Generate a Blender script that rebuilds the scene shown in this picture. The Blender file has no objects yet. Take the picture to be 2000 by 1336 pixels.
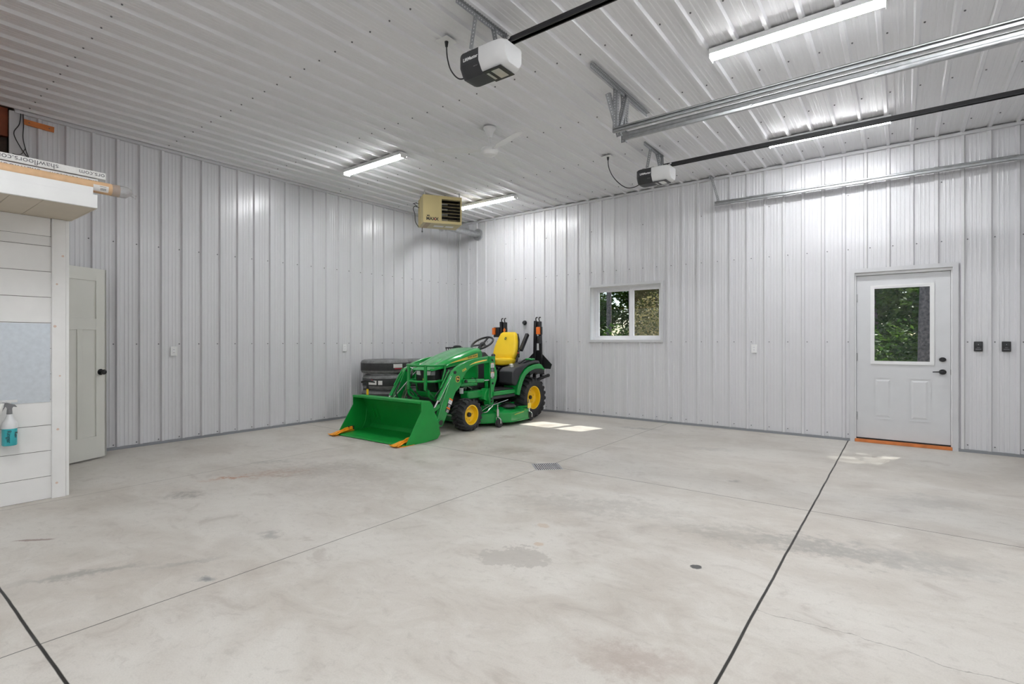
import bpy, bmesh, math, random
from mathutils import Vector, Matrix, Quaternion
random.seed(7)
S = bpy.context.scene
COL = S.collection
PI = math.pi

# ------------------------------------------------------------------ camera
cam_data = bpy.data.cameras.new('camera')
cam_data.sensor_width = 36.0
cam_data.lens = 1013.0 / 2000.0 * 36.0
cam_data.shift_y = -0.001
cam_data.clip_start = 0.05
cam_data.clip_end = 200
cam = bpy.data.objects.new('camera', cam_data)
COL.objects.link(cam)
cam.location = (7.306, -7.829, 1.262)
cam.rotation_euler = (math.radians(90), 0, math.radians(36.99))
S.camera = cam

# ------------------------------------------------------------------ world, sun, exposure
W = bpy.data.worlds.new('world'); S.world = W
W.use_nodes = True
nt = W.node_tree
bg = nt.nodes['Background']
sky = nt.nodes.new('ShaderNodeTexSky')
sky.sky_type = 'NISHITA'
sky.sun_disc = False
sky.sun_elevation = math.radians(50)
sky.sun_rotation = math.radians(20)
nt.links.new(sky.outputs[0], bg.inputs[0])
bg.inputs[1].default_value = 0.22
sl = bpy.data.lights.new('sun', 'SUN')
sl.energy = 7.0
sl.angle = math.radians(0.6)
sl.color = (1.0, 0.96, 0.9)
sun = bpy.data.objects.new('sun', sl); COL.objects.link(sun)
SUNV = Vector((0.25, 0.79, 1.0)).normalized()
sun.rotation_euler = SUNV.to_track_quat('Z', 'Y').to_euler()
sun.location = (10, 15, 20)
LAMP = 82.0        # emission of the ceiling strip lights
S.view_settings.view_transform = 'Standard'
S.view_settings.look = 'None'
S.view_settings.exposure = 0.06
S.view_settings.gamma = 1.0
S.view_settings.use_curve_mapping = False

# ------------------------------------------------------------------ helpers
def srgb(r, g, b):
    def f(c):
        c /= 255.0
        return c / 12.92 if c <= 0.04045 else ((c + 0.055) / 1.055) ** 2.4
    return (f(r), f(g), f(b), 1.0)

def mat(name, col, rough=0.5, metal=0.0, spec=0.5, noise=0.0, nscale=8.0, bump=0.0, bscale=60.0, emit=None, es=0, coat=0.0, alpha=None, trans=0.0):
    m = bpy.data.materials.new(name); m.use_nodes = True
    t = m.node_tree; p = t.nodes['Principled BSDF']
    c = srgb(*col) if max(col) > 1.0 else tuple(col) + (1.0,)
    p.inputs['Base Color'].default_value = c
    p.inputs['Roughness'].default_value = rough
    p.inputs['Metallic'].default_value = metal
    p.inputs['Specular IOR Level'].default_value = spec
    p.inputs['Coat Weight'].default_value = coat
    p.inputs['Transmission Weight'].default_value = trans
    tc = t.nodes.new('ShaderNodeTexCoord')
    if noise >= 0:
        n = t.nodes.new('ShaderNodeTexNoise'); n.inputs['Scale'].default_value = nscale; n.inputs['Detail'].default_value = 5
        t.links.new(tc.outputs['Object'], n.inputs['Vector'])
        mr = t.nodes.new('ShaderNodeMapRange')
        mr.inputs['From Min'].default_value = 0.3; mr.inputs['From Max'].default_value = 0.7
        nz = max(noise, 0.02)
        mr.inputs['To Min'].default_value = 1 - nz; mr.inputs['To Max'].default_value = 1 + nz
        t.links.new(n.outputs['Fac'], mr.inputs['Value'])
        mx = t.nodes.new('ShaderNodeVectorMath'); mx.operation = 'SCALE'
        mx.inputs[0].default_value = c[:3]
        t.links.new(mr.outputs[0], mx.inputs['Scale'])
        t.links.new(mx.outputs[0], p.inputs['Base Color'])
    if bump:
        n2 = t.nodes.new('ShaderNodeTexNoise'); n2.inputs['Scale'].default_value = bscale; n2.inputs['Detail'].default_value = 4
        t.links.new(tc.outputs['Object'], n2.inputs['Vector'])
        b = t.nodes.new('ShaderNodeBump'); b.inputs['Strength'].default_value = bump; b.inputs['Distance'].default_value = 0.01
        t.links.new(n2.outputs['Fac'], b.inputs['Height'])
        t.links.new(b.outputs[0], p.inputs['Normal'])
    if emit:
        p.inputs['Emission Color'].default_value = tuple(emit) + (1.0,)
        p.inputs['Emission Strength'].default_value = es
    if alpha is not None:
        p.inputs['Alpha'].default_value = alpha
    return m

M = {}
M['wall'] = mat('painted_steel_wall', (0.675, 0.673, 0.692), 0.24, noise=0.02, nscale=1.2, spec=0.6)
M['ceil'] = mat('painted_steel_ceiling', (0.785, 0.785, 0.803), 0.44, noise=0.02, nscale=1.2)
M['trim'] = mat('steel_trim', (0.60, 0.60, 0.615), 0.35)
M['basetrim'] = mat('base_trim', (0.25, 0.26, 0.28), 0.4)
M['screw'] = mat('screw_head', (0.13, 0.13, 0.14), 0.4, metal=0.3)
M['white'] = mat('white_paint', (0.78, 0.78, 0.78), 0.4)
M['doorwhite'] = mat('door_paint', (0.64, 0.645, 0.66), 0.42)
M['doorcream'] = mat('interior_door_paint', (0.66, 0.655, 0.61), 0.5, noise=0.02, nscale=3)
M['vinyl'] = mat('window_vinyl', (0.80, 0.80, 0.82), 0.35)
M['shiplap'] = mat('white_painted_boards', (0.86, 0.855, 0.84), 0.5, noise=0.03, nscale=5)
M['fascia'] = mat('fascia_paint', (0.85, 0.85, 0.84), 0.45, noise=0.02, nscale=6)
M['soffit'] = mat('cream_soffit', (0.60, 0.53, 0.43), 0.55, noise=0.04, nscale=4)
M['knot'] = mat('wood_knot', (0.72, 0.55, 0.46), 0.6)
M['seam'] = mat('dark_seam', (0.10, 0.09, 0.08), 0.8)
M['black'] = mat('black_plastic', (0.018, 0.018, 0.02), 0.38)
M['blackmet'] = mat('black_steel', (0.012, 0.012, 0.014), 0.3)
M['darkgrey'] = mat('charcoal_plastic', (0.035, 0.036, 0.04), 0.5)
M['rubber'] = mat('tyre_rubber', (0.03, 0.03, 0.032), 0.6, noise=0.15, nscale=14)
M['green'] = mat('green_paint', (0.004, 0.30, 0.048), 0.22, coat=0.5, noise=0.03)
M['greenb'] = mat('bucket_green_paint', (0.004, 0.28, 0.04), 0.40, noise=0.06, nscale=5)
M['yellow'] = mat('yellow_paint', (0.95, 0.60, 0.01), 0.3, coat=0.3)
M['seatyel'] = mat('yellow_vinyl', (0.92, 0.62, 0.015), 0.45)
M['decalyel'] = mat('yellow_decal', (0.90, 0.68, 0.12), 0.4)
M['orange'] = mat('orange_yellow_steel', (0.90, 0.36, 0.02), 0.4, noise=0.12, nscale=25)
M['decalorg'] = mat('orange_decal', (0.90, 0.22, 0.03), 0.4)
M['decalwhite'] = mat('white_decal', (0.80, 0.80, 0.80), 0.4)
M['ink'] = mat('black_ink', (0.015, 0.015, 0.015), 0.6)
M['greyink'] = mat('grey_ink', (0.16, 0.16, 0.17), 0.6)
M['whiteink'] = mat('white_ink', (0.85, 0.85, 0.85), 0.5)
M['red'] = mat('red_plastic', (0.55, 0.02, 0.05), 0.4)
M['amber'] = mat('amber_lens', (0.85, 0.17, 0.01), 0.2, coat=0.6)
M['chrome'] = mat('bright_steel', (0.75, 0.75, 0.76), 0.18, metal=1.0)
M['galv'] = mat('galvanised_steel', (0.46, 0.47, 0.48), 0.42, metal=0.8, noise=0.12, nscale=22)
M['galvdark'] = mat('weathered_galvanised_steel', (0.34, 0.35, 0.36), 0.45, metal=0.5, noise=0.15, nscale=22)
M['galvpanel'] = mat('galvanised_panel', (0.66, 0.71, 0.76), 0.32, metal=0.7, noise=0.05, nscale=30, bump=0.05, bscale=14)
M['lens'] = mat('clear_lens', (0.75, 0.75, 0.72), 0.12, metal=0.3, coat=0.5)
M['beige'] = mat('beige_steel', (0.47, 0.385, 0.19), 0.42, noise=0.03, nscale=4)
M['tape'] = mat('brown_tape', (0.33, 0.22, 0.09), 0.4)
M['darkin'] = mat('dark_interior', (0.012, 0.010, 0.008), 0.7)
M['diff'] = mat('light_lens', (0.72, 0.72, 0.72), 0.45)
M['card'] = mat('cardboard_tube', (0.68, 0.44, 0.25), 0.6, noise=0.07, nscale=20)
M['label'] = mat('paper_label', (0.72, 0.70, 0.68), 0.55)
M['plasticwrap'] = mat('clear_plastic_wrap', (0.85, 0.85, 0.86), 0.15, trans=0.75, bump=1.0, bscale=45)
M['boxwhite'] = mat('white_wrapped_carton', (0.80, 0.80, 0.78), 0.35, noise=0.04, nscale=12, bump=0.5, bscale=18)
M['woodo'] = mat('orange_lumber', (0.60, 0.19, 0.05), 0.6, noise=0.2, nscale=9)
M['woodd'] = mat('red_brown_beam', (0.28, 0.075, 0.03), 0.65, noise=0.25, nscale=9)
M['insul'] = mat('brown_insulation', (0.05, 0.03, 0.02), 0.6, noise=0.7, nscale=9, bump=1.0, bscale=8)
M['tyreside'] = mat('dusty_tyre_rubber', (0.17, 0.17, 0.17), 0.75, noise=0.25, nscale=20)
M['tyreband'] = mat('black_tyre_band', (0.030, 0.030, 0.031), 0.65, noise=0.2, nscale=20)
M['teal'] = mat('teal_liquid', (0.03, 0.42, 0.47), 0.25, coat=0.4)
M['milky'] = mat('milky_plastic', (0.74, 0.75, 0.76), 0.3)
M['greyplas'] = mat('grey_plastic', (0.22, 0.22, 0.23), 0.4)
M['cloth'] = mat('white_cloth', (0.80, 0.80, 0.77), 0.8, bump=0.4, bscale=30)
M['bark'] = mat('tree_bark', (0.22, 0.18, 0.16), 0.9, noise=0.5, nscale=18, bump=1.0, bscale=25)
M['led'] = mat('led_tube', (0.9, 0.9, 0.9), 0.4, emit=(0.965, 0.985, 1.0), es=LAMP)

class B:
    def __init__(s): s.bm = bmesh.new()
    def face(s, pts, mi=0):
        f = s.bm.faces.new([s.bm.verts.new(p) for p in pts]); f.material_index = mi; return f
    def _add(s, verts, faces, mi=0, smooth=False):
        vs = [s.bm.verts.new(v) for v in verts]
        for f in faces:
            try:
                q = s.bm.faces.new([vs[i] for i in f]); q.material_index = mi; q.smooth = smooth
            except ValueError: pass
    def box(s, c, d, R=None, mi=0):
        hx, hy, hz = d[0]/2, d[1]/2, d[2]/2
        vs = [Vector((x, y, z)) for x in (-hx, hx) for y in (-hy, hy) for z in (-hz, hz)]
        if R is not None: vs = [R @ v for v in vs]
        vs = [v + Vector(c) for v in vs]
        s._add(vs, [(0,1,3,2),(4,6,7,5),(0,4,5,1),(2,3,7,6),(0,2,6,4),(1,5,7,3)], mi)
        return s
    def bb(s, a, b, mi=0):
        return s.box([(a[i]+b[i])/2 for i in range(3)], [abs(b[i]-a[i]) for i in range(3)], None, mi)
    def bar(s, p0, p1, w, h, up=(0,0,1), mi=0):
        p0, p1 = Vector(p0), Vector(p1); d = p1-p0; L = d.length; d.normalize()
        u = Vector(up); x = d.cross(u)
        if x.length < 1e-4: x = d.cross(Vector((0,1,0)))
        x.normalize(); u = x.cross(d).normalized()
        R = Matrix((x, d, u)).transposed()
        return s.box((p0+p1)/2, (w, L, h), R, mi)
    def cyl(s, p0, p1, r0, r1=None, n=16, mi=0, cap=True):
        if r1 is None: r1 = r0
        p0, p1 = Vector(p0), Vector(p1); d = (p1-p0).normalized()
        a = d.orthogonal().normalized(); b = d.cross(a)
        vs = []
        for p, r in ((p0, r0), (p1, r1)):
            for i in range(n):
                t = 2*PI*i/n; vs.append(p + (a*math.cos(t)+b*math.sin(t))*r)
        fs = [(i, (i+1) % n, n+(i+1) % n, n+i) for i in range(n)]
        if cap: fs += [tuple(range(n-1, -1, -1)), tuple(range(n, 2*n))]
        s._add(vs, fs, mi); return s
    def tube(s, pts, r, n=8, mi=0, closed=False, smoothpath=0):
        P = [Vector(p) for p in pts]
        if smoothpath:
            Q = []
            m = len(P)
            rng = range(m) if closed else range(m-1)
            for i in rng:
                p0 = P[(i-1) % m] if closed or i > 0 else P[0]
                p1 = P[i]; p2 = P[(i+1) % m]
                p3 = P[(i+2) % m] if closed or i+2 < m else P[-1]
                for k in range(smoothpath):
                    t = k/smoothpath
                    Q.append(0.5*((2*p1)+(-p0+p2)*t+(2*p0-5*p1+4*p2-p3)*t*t+(-p0+3*p1-3*p2+p3)*t**3))
            if not closed: Q.append(P[-1])
            P = Q
        m = len(P); rings = []
        T = []
        for i in range(m):
            if closed: d = P[(i+1) % m]-P[(i-1) % m]
            else: d = P[min(i+1, m-1)]-P[max(i-1, 0)]
            T.append(d.normalized())
        a = T[0].orthogonal().normalized(); vs = []
        for i in range(m):
            if i: a = (a - T[i]*a.dot(T[i])).normalized()
            b = T[i].cross(a)
            rr = r[i] if isinstance(r, (list, tuple)) else r
            for k in range(n):
                t = 2*PI*k/n; vs.append(P[i]+(a*math.cos(t)+b*math.sin(t))*rr)
        fs = []
        for i in range(m if closed else m-1):
            j = (i+1) % m
            for k in range(n):
                fs.append((i*n+k, i*n+(k+1) % n, j*n+(k+1) % n, j*n+k))
        if not closed: fs += [tuple(range(n-1, -1, -1)), tuple(range((m-1)*n, m*n))]
        s._add(vs, fs, mi); return s
    def prism(s, poly, vec, mi=0):
        v = Vector(vec); P = [Vector(p) for p in poly]; n = len(P)
        s._add(P+[p+v for p in P], [tuple(range(n-1, -1, -1)), tuple(range(n, 2*n))]+[(i, (i+1) % n, n+(i+1) % n, n+i) for i in range(n)], mi)
        return s
    def prism_x(s, yz, x0, x1, mi=0): return s.prism([(x0, y, z) for y, z in yz], (x1-x0, 0, 0), mi)
    def lathe(s, prof, c, axis, n=32, mi=0, mis=None, closed=False):
        c = Vector(c); ax = Vector(axis).normalized(); a = ax.orthogonal().normalized(); b = ax.cross(a)
        vs = []
        for r, h in prof:
            for i in range(n):
                t = 2*PI*i/n; vs.append(c+ax*h+(a*math.cos(t)+b*math.sin(t))*max(r, 1e-4))
        m = len(prof)
        V = [s.bm.verts.new(v) for v in vs]
        for j in range(m if closed else m-1):
            k = (j+1) % m
            for i in range(n):
                f = s.bm.faces.new((V[j*n+i], V[j*n+(i+1) % n], V[k*n+(i+1) % n], V[k*n+i]))
                f.material_index = mis[j] if mis else mi
        return s
    def loft(s, secs, mi=0, cap=True):
        n = len(secs[0]); vs = [Vector(p) for q in secs for p in q]; fs = []
        for j in range(len(secs)-1):
            for i in range(n-1): fs.append((j*n+i, j*n+i+1, (j+1)*n+i+1, (j+1)*n+i))
        if cap: fs += [tuple(range(n-1, -1, -1)), tuple(range((len(secs)-1)*n, len(secs)*n))]
        s._add(vs, fs, mi); return s
    def sph(s, c, r, sc=(1,1,1), mi=0, u=16, v=10):
        prof = []
        c = Vector(c); vs = []
        for j in range(v+1):
            ph = PI*j/v
            for i in range(u):
                t = 2*PI*i/u
                vs.append(c+Vector((r*sc[0]*math.sin(ph)*math.cos(t), r*sc[1]*math.sin(ph)*math.sin(t), r*sc[2]*math.cos(ph))))
        fs = [(j*u+i, (j+1)*u+i, (j+1)*u+(i+1) % u, j*u+(i+1) % u) for j in range(v) for i in range(u)]
        s._add(vs, fs, mi); return s
    def done(s, name, mats, parent=None, bevel=0.0, smooth=35, loc=None, segs=2):
        bmesh.ops.remove_doubles(s.bm, verts=s.bm.verts, dist=1e-5)
        bmesh.ops.recalc_face_normals(s.bm, faces=s.bm.faces)
        me = bpy.data.meshes.new(name); s.bm.to_mesh(me); s.bm.free()
        if not isinstance(mats, (list, tuple)): mats = [mats]
        for m in mats: me.materials.append(M[m] if isinstance(m, str) else m)
        if smooth:
            for p in me.polygons: p.use_smooth = True
            me.set_sharp_from_angle(angle=math.radians(smooth))
        o = bpy.data.objects.new(name, me); COL.objects.link(o)
        if parent is not None: o.parent = parent
        if loc is not None: o.location = loc
        if bevel:
            md = o.modifiers.new('bevel', 'BEVEL'); md.width = bevel; md.segments = segs; md.limit_method = 'ANGLE'
            md.angle_limit = math.radians(40); md.harden_normals = False
        return o

def text(s, name, size, mtx, m, parent=None, ext=0.0008, align='CENTER', sx=1.0, bold=0.0):
    c = bpy.data.curves.new(name, 'FONT'); c.body = s; c.size = size; c.align_x = align; c.align_y = 'CENTER'; c.extrude = ext
    c.offset = bold
    t = bpy.data.objects.new('tmp', c); COL.objects.link(t)
    bpy.context.view_layer.update()
    me = bpy.data.meshes.new_from_object(t)
    bpy.data.objects.remove(t)
    me.transform(mtx @ Matrix.Diagonal((sx, 1, 1, 1)))
    me.name = name; me.materials.clear(); me.materials.append(M[m])
    o = bpy.data.objects.new(name, me); COL.objects.link(o)
    if parent is not None: o.parent = parent
    return o
def frame(o, x, y):
    """matrix whose local x,y axes are the given directions, origin o"""
    x = Vector(x).normalized(); y = Vector(y).normalized(); z = x.cross(y).normalized(); y = z.cross(x)
    m = Matrix((x, y, z)).transposed().to_4x4(); m.translation = Vector(o); return m

def tag(o, label=None, cat=None, group=None, kind=None):
    if label: o['label'] = label
    if cat: o['category'] = cat
    if group: o['group'] = group
    if kind: o['kind'] = kind
    return o
def thing(name, label, cat, loc=(0,0,0), group=None, rz=0.0):
    o = bpy.data.objects.new(name, None); COL.objects.link(o); o.location = loc; o.rotation_euler = (0,0,rz)
    o.empty_display_size = 0.1
    return tag(o, label, cat, group)
def struct(o, label=None):
    o['kind'] = 'structure'
    if label: o['label'] = label
    o['category'] = o.name.split('_')[0].replace('trim', 'trim')
    return o
def copy_tree(o, parent=None):
    c = o.copy(); COL.objects.link(c)
    if parent is not None: c.parent = parent
    for ch in list(o.children): copy_tree(ch, c)
    return c

# ------------------------------------------------------------------ room shell
H = 3.66; XE = 8.80; YS = -11.5; RIB = 0.2286; RH = 0.026
def profile(u0, u1, phase, extra=()):
    pts = {}
    k0 = int(math.floor((u0-phase)/RIB))-1; k1 = int(math.ceil((u1-phase)/RIB))+1
    for k in range(k0, k1+1):
        c = phase+k*RIB
        for du, h in ((-.025,0),(-.013,RH),(.013,RH),(.025,0),(.062,0),(.068,.003),(.080,.003),(.086,0),(.104,0),(.109,.0026),(.119,.0026),(.124,0),(.142,0),(.148,.003),(.160,.003),(.166,0)):
            pts[round(c+du, 5)] = h
    us = sorted(pts)
    def h(u):
        for i in range(len(us)-1):
            if us[i] <= u <= us[i+1]:
                t = (u-us[i])/(us[i+1]-us[i]); return pts[us[i]]*(1-t)+pts[us[i+1]]*t
        return 0
    out = [(u, pts[u]) for u in us if u0 < u < u1]
    for e in list(extra)+[u0, u1]: out.append((e, h(e)))
    return sorted(set(out))
def sheet(name, u0, u1, v0, v1, phase, fn, holes, m, screws, label):
    """fn(u,v,h)->xyz ; holes (u0,u1,v0,v1) ; screws list of (u,v)"""
    b = B()
    P = profile(u0, u1, phase, [e for ho in holes for e in ho[:2]])
    for (a, ha), (c, hc) in zip(P, P[1:]):
        mid = (a+c)/2; iv = [(v0, v1)]
        for ho in holes:
            if ho[0] < mid < ho[1]:
                nv = []
                for x, y in iv:
                    if ho[2] > x: nv.append((x, min(y, ho[2])))
                    if ho[3] < y: nv.append((max(x, ho[3]), y))
                iv = nv
        for x, y in iv:
            b.face([fn(a, x, ha), fn(c, x, hc), fn(c, y, hc), fn(a, y, ha)])
    for u, v in screws:
        ok = u0 < u < u1 and not any(ho[0]-.03 < u < ho[1]+.03 and ho[2]-.03 < v < ho[3]+.03 for ho in holes)
        if ok: b.cyl(fn(u, v, 0.0), fn(u, v, 0.007), 0.0075, 0.006, 7, 1)
    o = b.done(name, [m, 'screw'], smooth=0)
    return struct(o, label)
WIN = (3.085, 4.315, 1.275, 2.165); DOOR = (6.80, 7.79, 0.0, 2.14)
PR = 6.022; PL = -5.995
sc = [(PL+k*RIB-.042, z) for k in range(-6, 30) for z in (0.055, 1.225, 2.416)]
sheet('wall_left', -6.65, 0, 0, H, PL, lambda u, v, h: (h, u, v), [], 'wall', sc, 'ribbed light grey steel wall behind the green tractor and the open panel door')
sc = [(PR+k*RIB+.045, z) for k in range(-30, 14) for z in ((0.08, 1.25, 2.42, 3.11) if k % 4 == 3 else (0.08, 1.25, 2.42))]
sheet('wall_back', 0, XE, 0, H, PR, lambda u, v, h: (u, -h, v), [WIN, DOOR], 'wall', sc, 'ribbed light grey steel wall with the small window and the glazed door')
sc = [(PR+k*RIB+.045, y) for k in range(-30, 14) for y in (-.40, -1.65, -2.85, -4.02, -5.28, -6.55, -7.75, -9.0, -10.2)]
sheet('ceiling', 0, XE, YS, 0, PR, lambda u, v, h: (u, v, H-h), [], 'ceil', sc, 'ribbed white steel ceiling')
sheet('wall_right', YS, 0, 0, H, PL, lambda u, v, h: (XE-h, u, v), [(-3.03, -.29, 0, 3.05), (-6.28, -3.54, 0, 3.05)], 'wall', [], 'ribbed steel wall holding the overhead doors')
sheet('wall_front', 0, XE, 0, H, PR, lambda u, v, h: (u, YS+h, v), [], 'wall', [], 'ribbed steel wall at the near end of the garage')
b = B(); b.bb((-.16, YS, 0), (-.15, -6.65, H)); b.bb((-.16, YS, H-.005), (.01, -6.62, H+.02)); b.bb((-.16, -6.66, 0), (-.0, -6.65, H)); struct(b.done('wall_left', 'seam', smooth=0), 'dark open framing of the left wall above the shed')

# floor
fm = bpy.data.materials.new('concrete_floor'); fm.use_nodes = True
t = fm.node_tree; pr = t.nodes['Principled BSDF']; L = t.links.new
geo = t.nodes.new('ShaderNodeNewGeometry')
pos = geo.outputs['Position']
def nz(scale, detail=6, rough=0.55, vec=None, dist=0.0):
    n = t.nodes.new('ShaderNodeTexNoise'); n.inputs['Scale'].default_value = scale; n.inputs['Detail'].default_value = detail
    n.inputs['Roughness'].default_value = rough; n.inputs['Distortion'].default_value = dist
    L(vec if vec is not None else pos, n.inputs['Vector']); return n
def math_(op, a, b_=None, c_=None, clamp=False):
    n = t.nodes.new('ShaderNodeMath'); n.operation = op; n.use_clamp = clamp
    for i, v in enumerate((a, b_, c_)):
        if v is None: continue
        if isinstance(v, (int, float)): n.inputs[i].default_value = v
        else: L(v, n.inputs[i])
    return n.outputs[0]
def mrange(v, a, b_, c_, d, smooth=True):
    n = t.nodes.new('ShaderNodeMapRange'); n.clamp = True
    if smooth: n.interpolation_type = 'SMOOTHSTEP'
    for i, q in enumerate((a, b_, c_, d)): n.inputs[1+i].default_value = q
    L(v, n.inputs[0]); return n.outputs[0]
def mixc(fac, c1, c2):
    n = t.nodes.new('ShaderNodeMix'); n.data_type = 'RGBA'
    L(fac, n.inputs['Factor'])
    for k, c in ((6, c1), (7, c2)):
        if isinstance(c, tuple): n.inputs[k].default_value = c
        else: L(c, n.inputs[k])
    return n.outputs[2]
# stretched coordinate along image-horizontal sweeps of the trowel
mp = t.nodes.new('ShaderNodeMapping'); mp.inputs['Rotation'].default_value = (0, 0, math.radians(-37)); mp.inputs['Scale'].default_value = (0.8, 1.2, 1)
L(pos, mp.inputs['Vector'])
n1 = nz(0.9, 8, 0.6, mp.outputs[0], 0.6); n2 = nz(3.5, 8, 0.65, mp.outputs[0], 0.8); n3 = nz(16, 8, 0.75, mp.outputs[0], 0.6); n4 = nz(140, 3, 0.6)
col = mixc(mrange(n1.outputs['Fac'], .35, .68, 0, 1), (0.49, 0.45, 0.40, 1), (0.60, 0.57, 0.525, 1))
col = mixc(mrange(n2.outputs['Fac'], .42, .70, 0, .6), col, (0.64, 0.615, 0.57, 1))
col = mixc(mrange(n2.outputs['Fac'], .30, .46, .55, 0), col, (0.37, 0.325, 0.285, 1))
col = mixc(mrange(n3.outputs['Fac'], .50, .70, 0, .38), col, (0.36, 0.33, 0.30, 1))
col = mixc(mrange(n4.outputs['Fac'], .35, .75, 0, .16), col, (0.30, 0.28, 0.26, 1))
nd = nz(9, 8, 0.7)
vm = t.nodes.new('ShaderNodeVectorMath'); vm.operation = 'SUBTRACT'; L(nd.outputs['Color'], vm.inputs[0]); vm.inputs[1].default_value = (.5, .5, .5)
ndf = nz(22, 4, 0.6)
def blob(c, r, ang, colr, amt, edge=0.5, warp=0.5, texture=None):
    global col
    v1 = t.nodes.new('ShaderNodeVectorMath'); v1.operation = 'MULTIPLY_ADD'
    L(vm.outputs[0], v1.inputs[0]); v1.inputs[1].default_value = (warp*r[0]*4.5, warp*r[0]*4.5, 0); L(pos, v1.inputs[2])
    m_ = t.nodes.new('ShaderNodeMapping'); m_.vector_type = 'TEXTURE'
    m_.inputs['Location'].default_value = (c[0], c[1], 0); m_.inputs['Rotation'].default_value = (0, 0, math.radians(ang)); m_.inputs['Scale'].default_value = (r[0], r[1], 1)
    L(v1.outputs[0], m_.inputs['Vector'])
    ln = t.nodes.new('ShaderNodeVectorMath'); ln.operation = 'LENGTH'; L(m_.outputs[0], ln.inputs[0])
    f = mrange(ln.outputs['Value'], 1-edge, 1+edge*.3, amt, 0)
    if texture: f = math_('MULTIPLY', f, mrange(texture.outputs['Fac'], .38, .60, .40, 1))
    col = mixc(f, col, colr)
blob((5.50, -5.40), (.22, .14), 37, (.34, .315, .285, 1), .55, .15, .5)
blob((5.50, -5.16), (.045, .035), 0, (.50, .36, .25, 1), .6, .3)
blob((5.34, -4.87), (.05, .04), 0, (.46, .34, .24, 1), .5, .3)
blob((6.385, -4.90), (.032, .032), 0, (.06, .06, .06, 1), .95, .2, .5)
blob((4.02, -6.08), (.11, .055), 10, (.25, .24, .23, 1), .6, .8)
blob((4.35, -6.62), (.06, .035), 40, (.14, .15, .16, 1), .75, .8)
blob((2.91, -7.03), (.13, .018), 44, (.22, .15, .13, 1), .8, .3, .12)
blob((3.76, -6.98), (.34, .05), 62, (.24, .23, .21, 1), .65, .9, .2)
blob((4.05, -6.60), (.25, .03), 62, (.27, .26, .24, 1), .45, .9, .2)
blob((2.36, -5.55), (.26, .055), 70, (.40, .16, .07, 1), .85, .9, .5, ndf)
blob((2.55, -5.20), (.38, .16), 60, (.38, .24, .17, 1), .70, .9, .5, ndf)
blob((2.62, -6.02), (.20, .12), 40, (.25, .23, .21, 1), .65, .7, .5, ndf)
blob((2.05, -5.00), (.32, .07), 55, (.26, .25, .23, 1), .50, .9, .4, ndf)
blob((2.75, -4.85), (.6, .35), 50, (.31, .28, .25, 1), .55, .9, .5, ndf)
blob((3.3, -4.9), (.8, .3), 70, (.36, .32, .29, 1), .35, .9, .5, ndf)
blob((6.30, -4.33), (.34, .14), -5, (.30, .28, .25, 1), .55, .95, .4)
blob((6.85, -4.18), (.55, .17), 5, (.24, .23, .21, 1), .60, .95, .4)
blob((7.35, -4.05), (.5, .20), 12, (.31, .30, .28, 1), .50, .95, .4)
blob((6.45, -5.90), (.28, .12), 20, (.34, .27, .23, 1), .55, .95, .5)
blob((5.4, -4.3), (.9, .22), 20, (.36, .34, .31, 1), .45, .95, .4)
blob((3.75, -3.05), (.35, .22), 30, (.33, .28, .23, 1), .5, .9, .5)
blob((3.15, -2.4), (.22, .12), 37, (.30, .24, .20, 1), .5, .8, .5)
blob((4.3, -.75), (.35, .08), 20, (.27, .27, .26, 1), .55, .8, .4)
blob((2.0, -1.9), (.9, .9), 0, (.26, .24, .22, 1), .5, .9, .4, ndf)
blob((5.5, -1.6), (.3, .1), 25, (.33, .31, .29, 1), .45, .9, .5)
blob((7.5, -2.6), (.35, .2), 35, (.34, .33, .31, 1), .45, .9, .5)
blob((6.1, -2.9), (.08, .04), 35, (.22, .21, .20, 1), .55, .8, .5)
# joints
sx = t.nodes.new('ShaderNodeSeparateXYZ')
jw = nz(2.2, 3, .5); wob = math_('MULTIPLY', math_('SUBTRACT', jw.outputs['Fac'], .5), .012)
L(pos, sx.inputs[0])
X_, Y_ = sx.outputs[0], sx.outputs[1]
joint = None
def jl(coord, at, w, strength, lim=None, limc=None):
    global col, joint
    d = math_('ABSOLUTE', math_('ADD', math_('SUBTRACT', coord, at), wob))
    f = mrange(d, w*.6, w*1.2, strength, 0)
    if lim:
        f = math_('MULTIPLY', f, math_('MULTIPLY', math_('GREATER_THAN', limc, lim[0]), math_('LESS_THAN', limc, lim[1])))
    col = mixc(f, col, (0.012, 0.010, 0.008, 1))
    joint = f if joint is None else math_('MAXIMUM', joint, f)
jl(X_, 6.755, .0070, 1)
jl(Y_, -7.29, .0070, 1)
jl(X_, 4.44, .0036, .85)
jl(Y_, -3.42, .0040, .9)
jl(X_, 1.95, .0038, .6)
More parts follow.
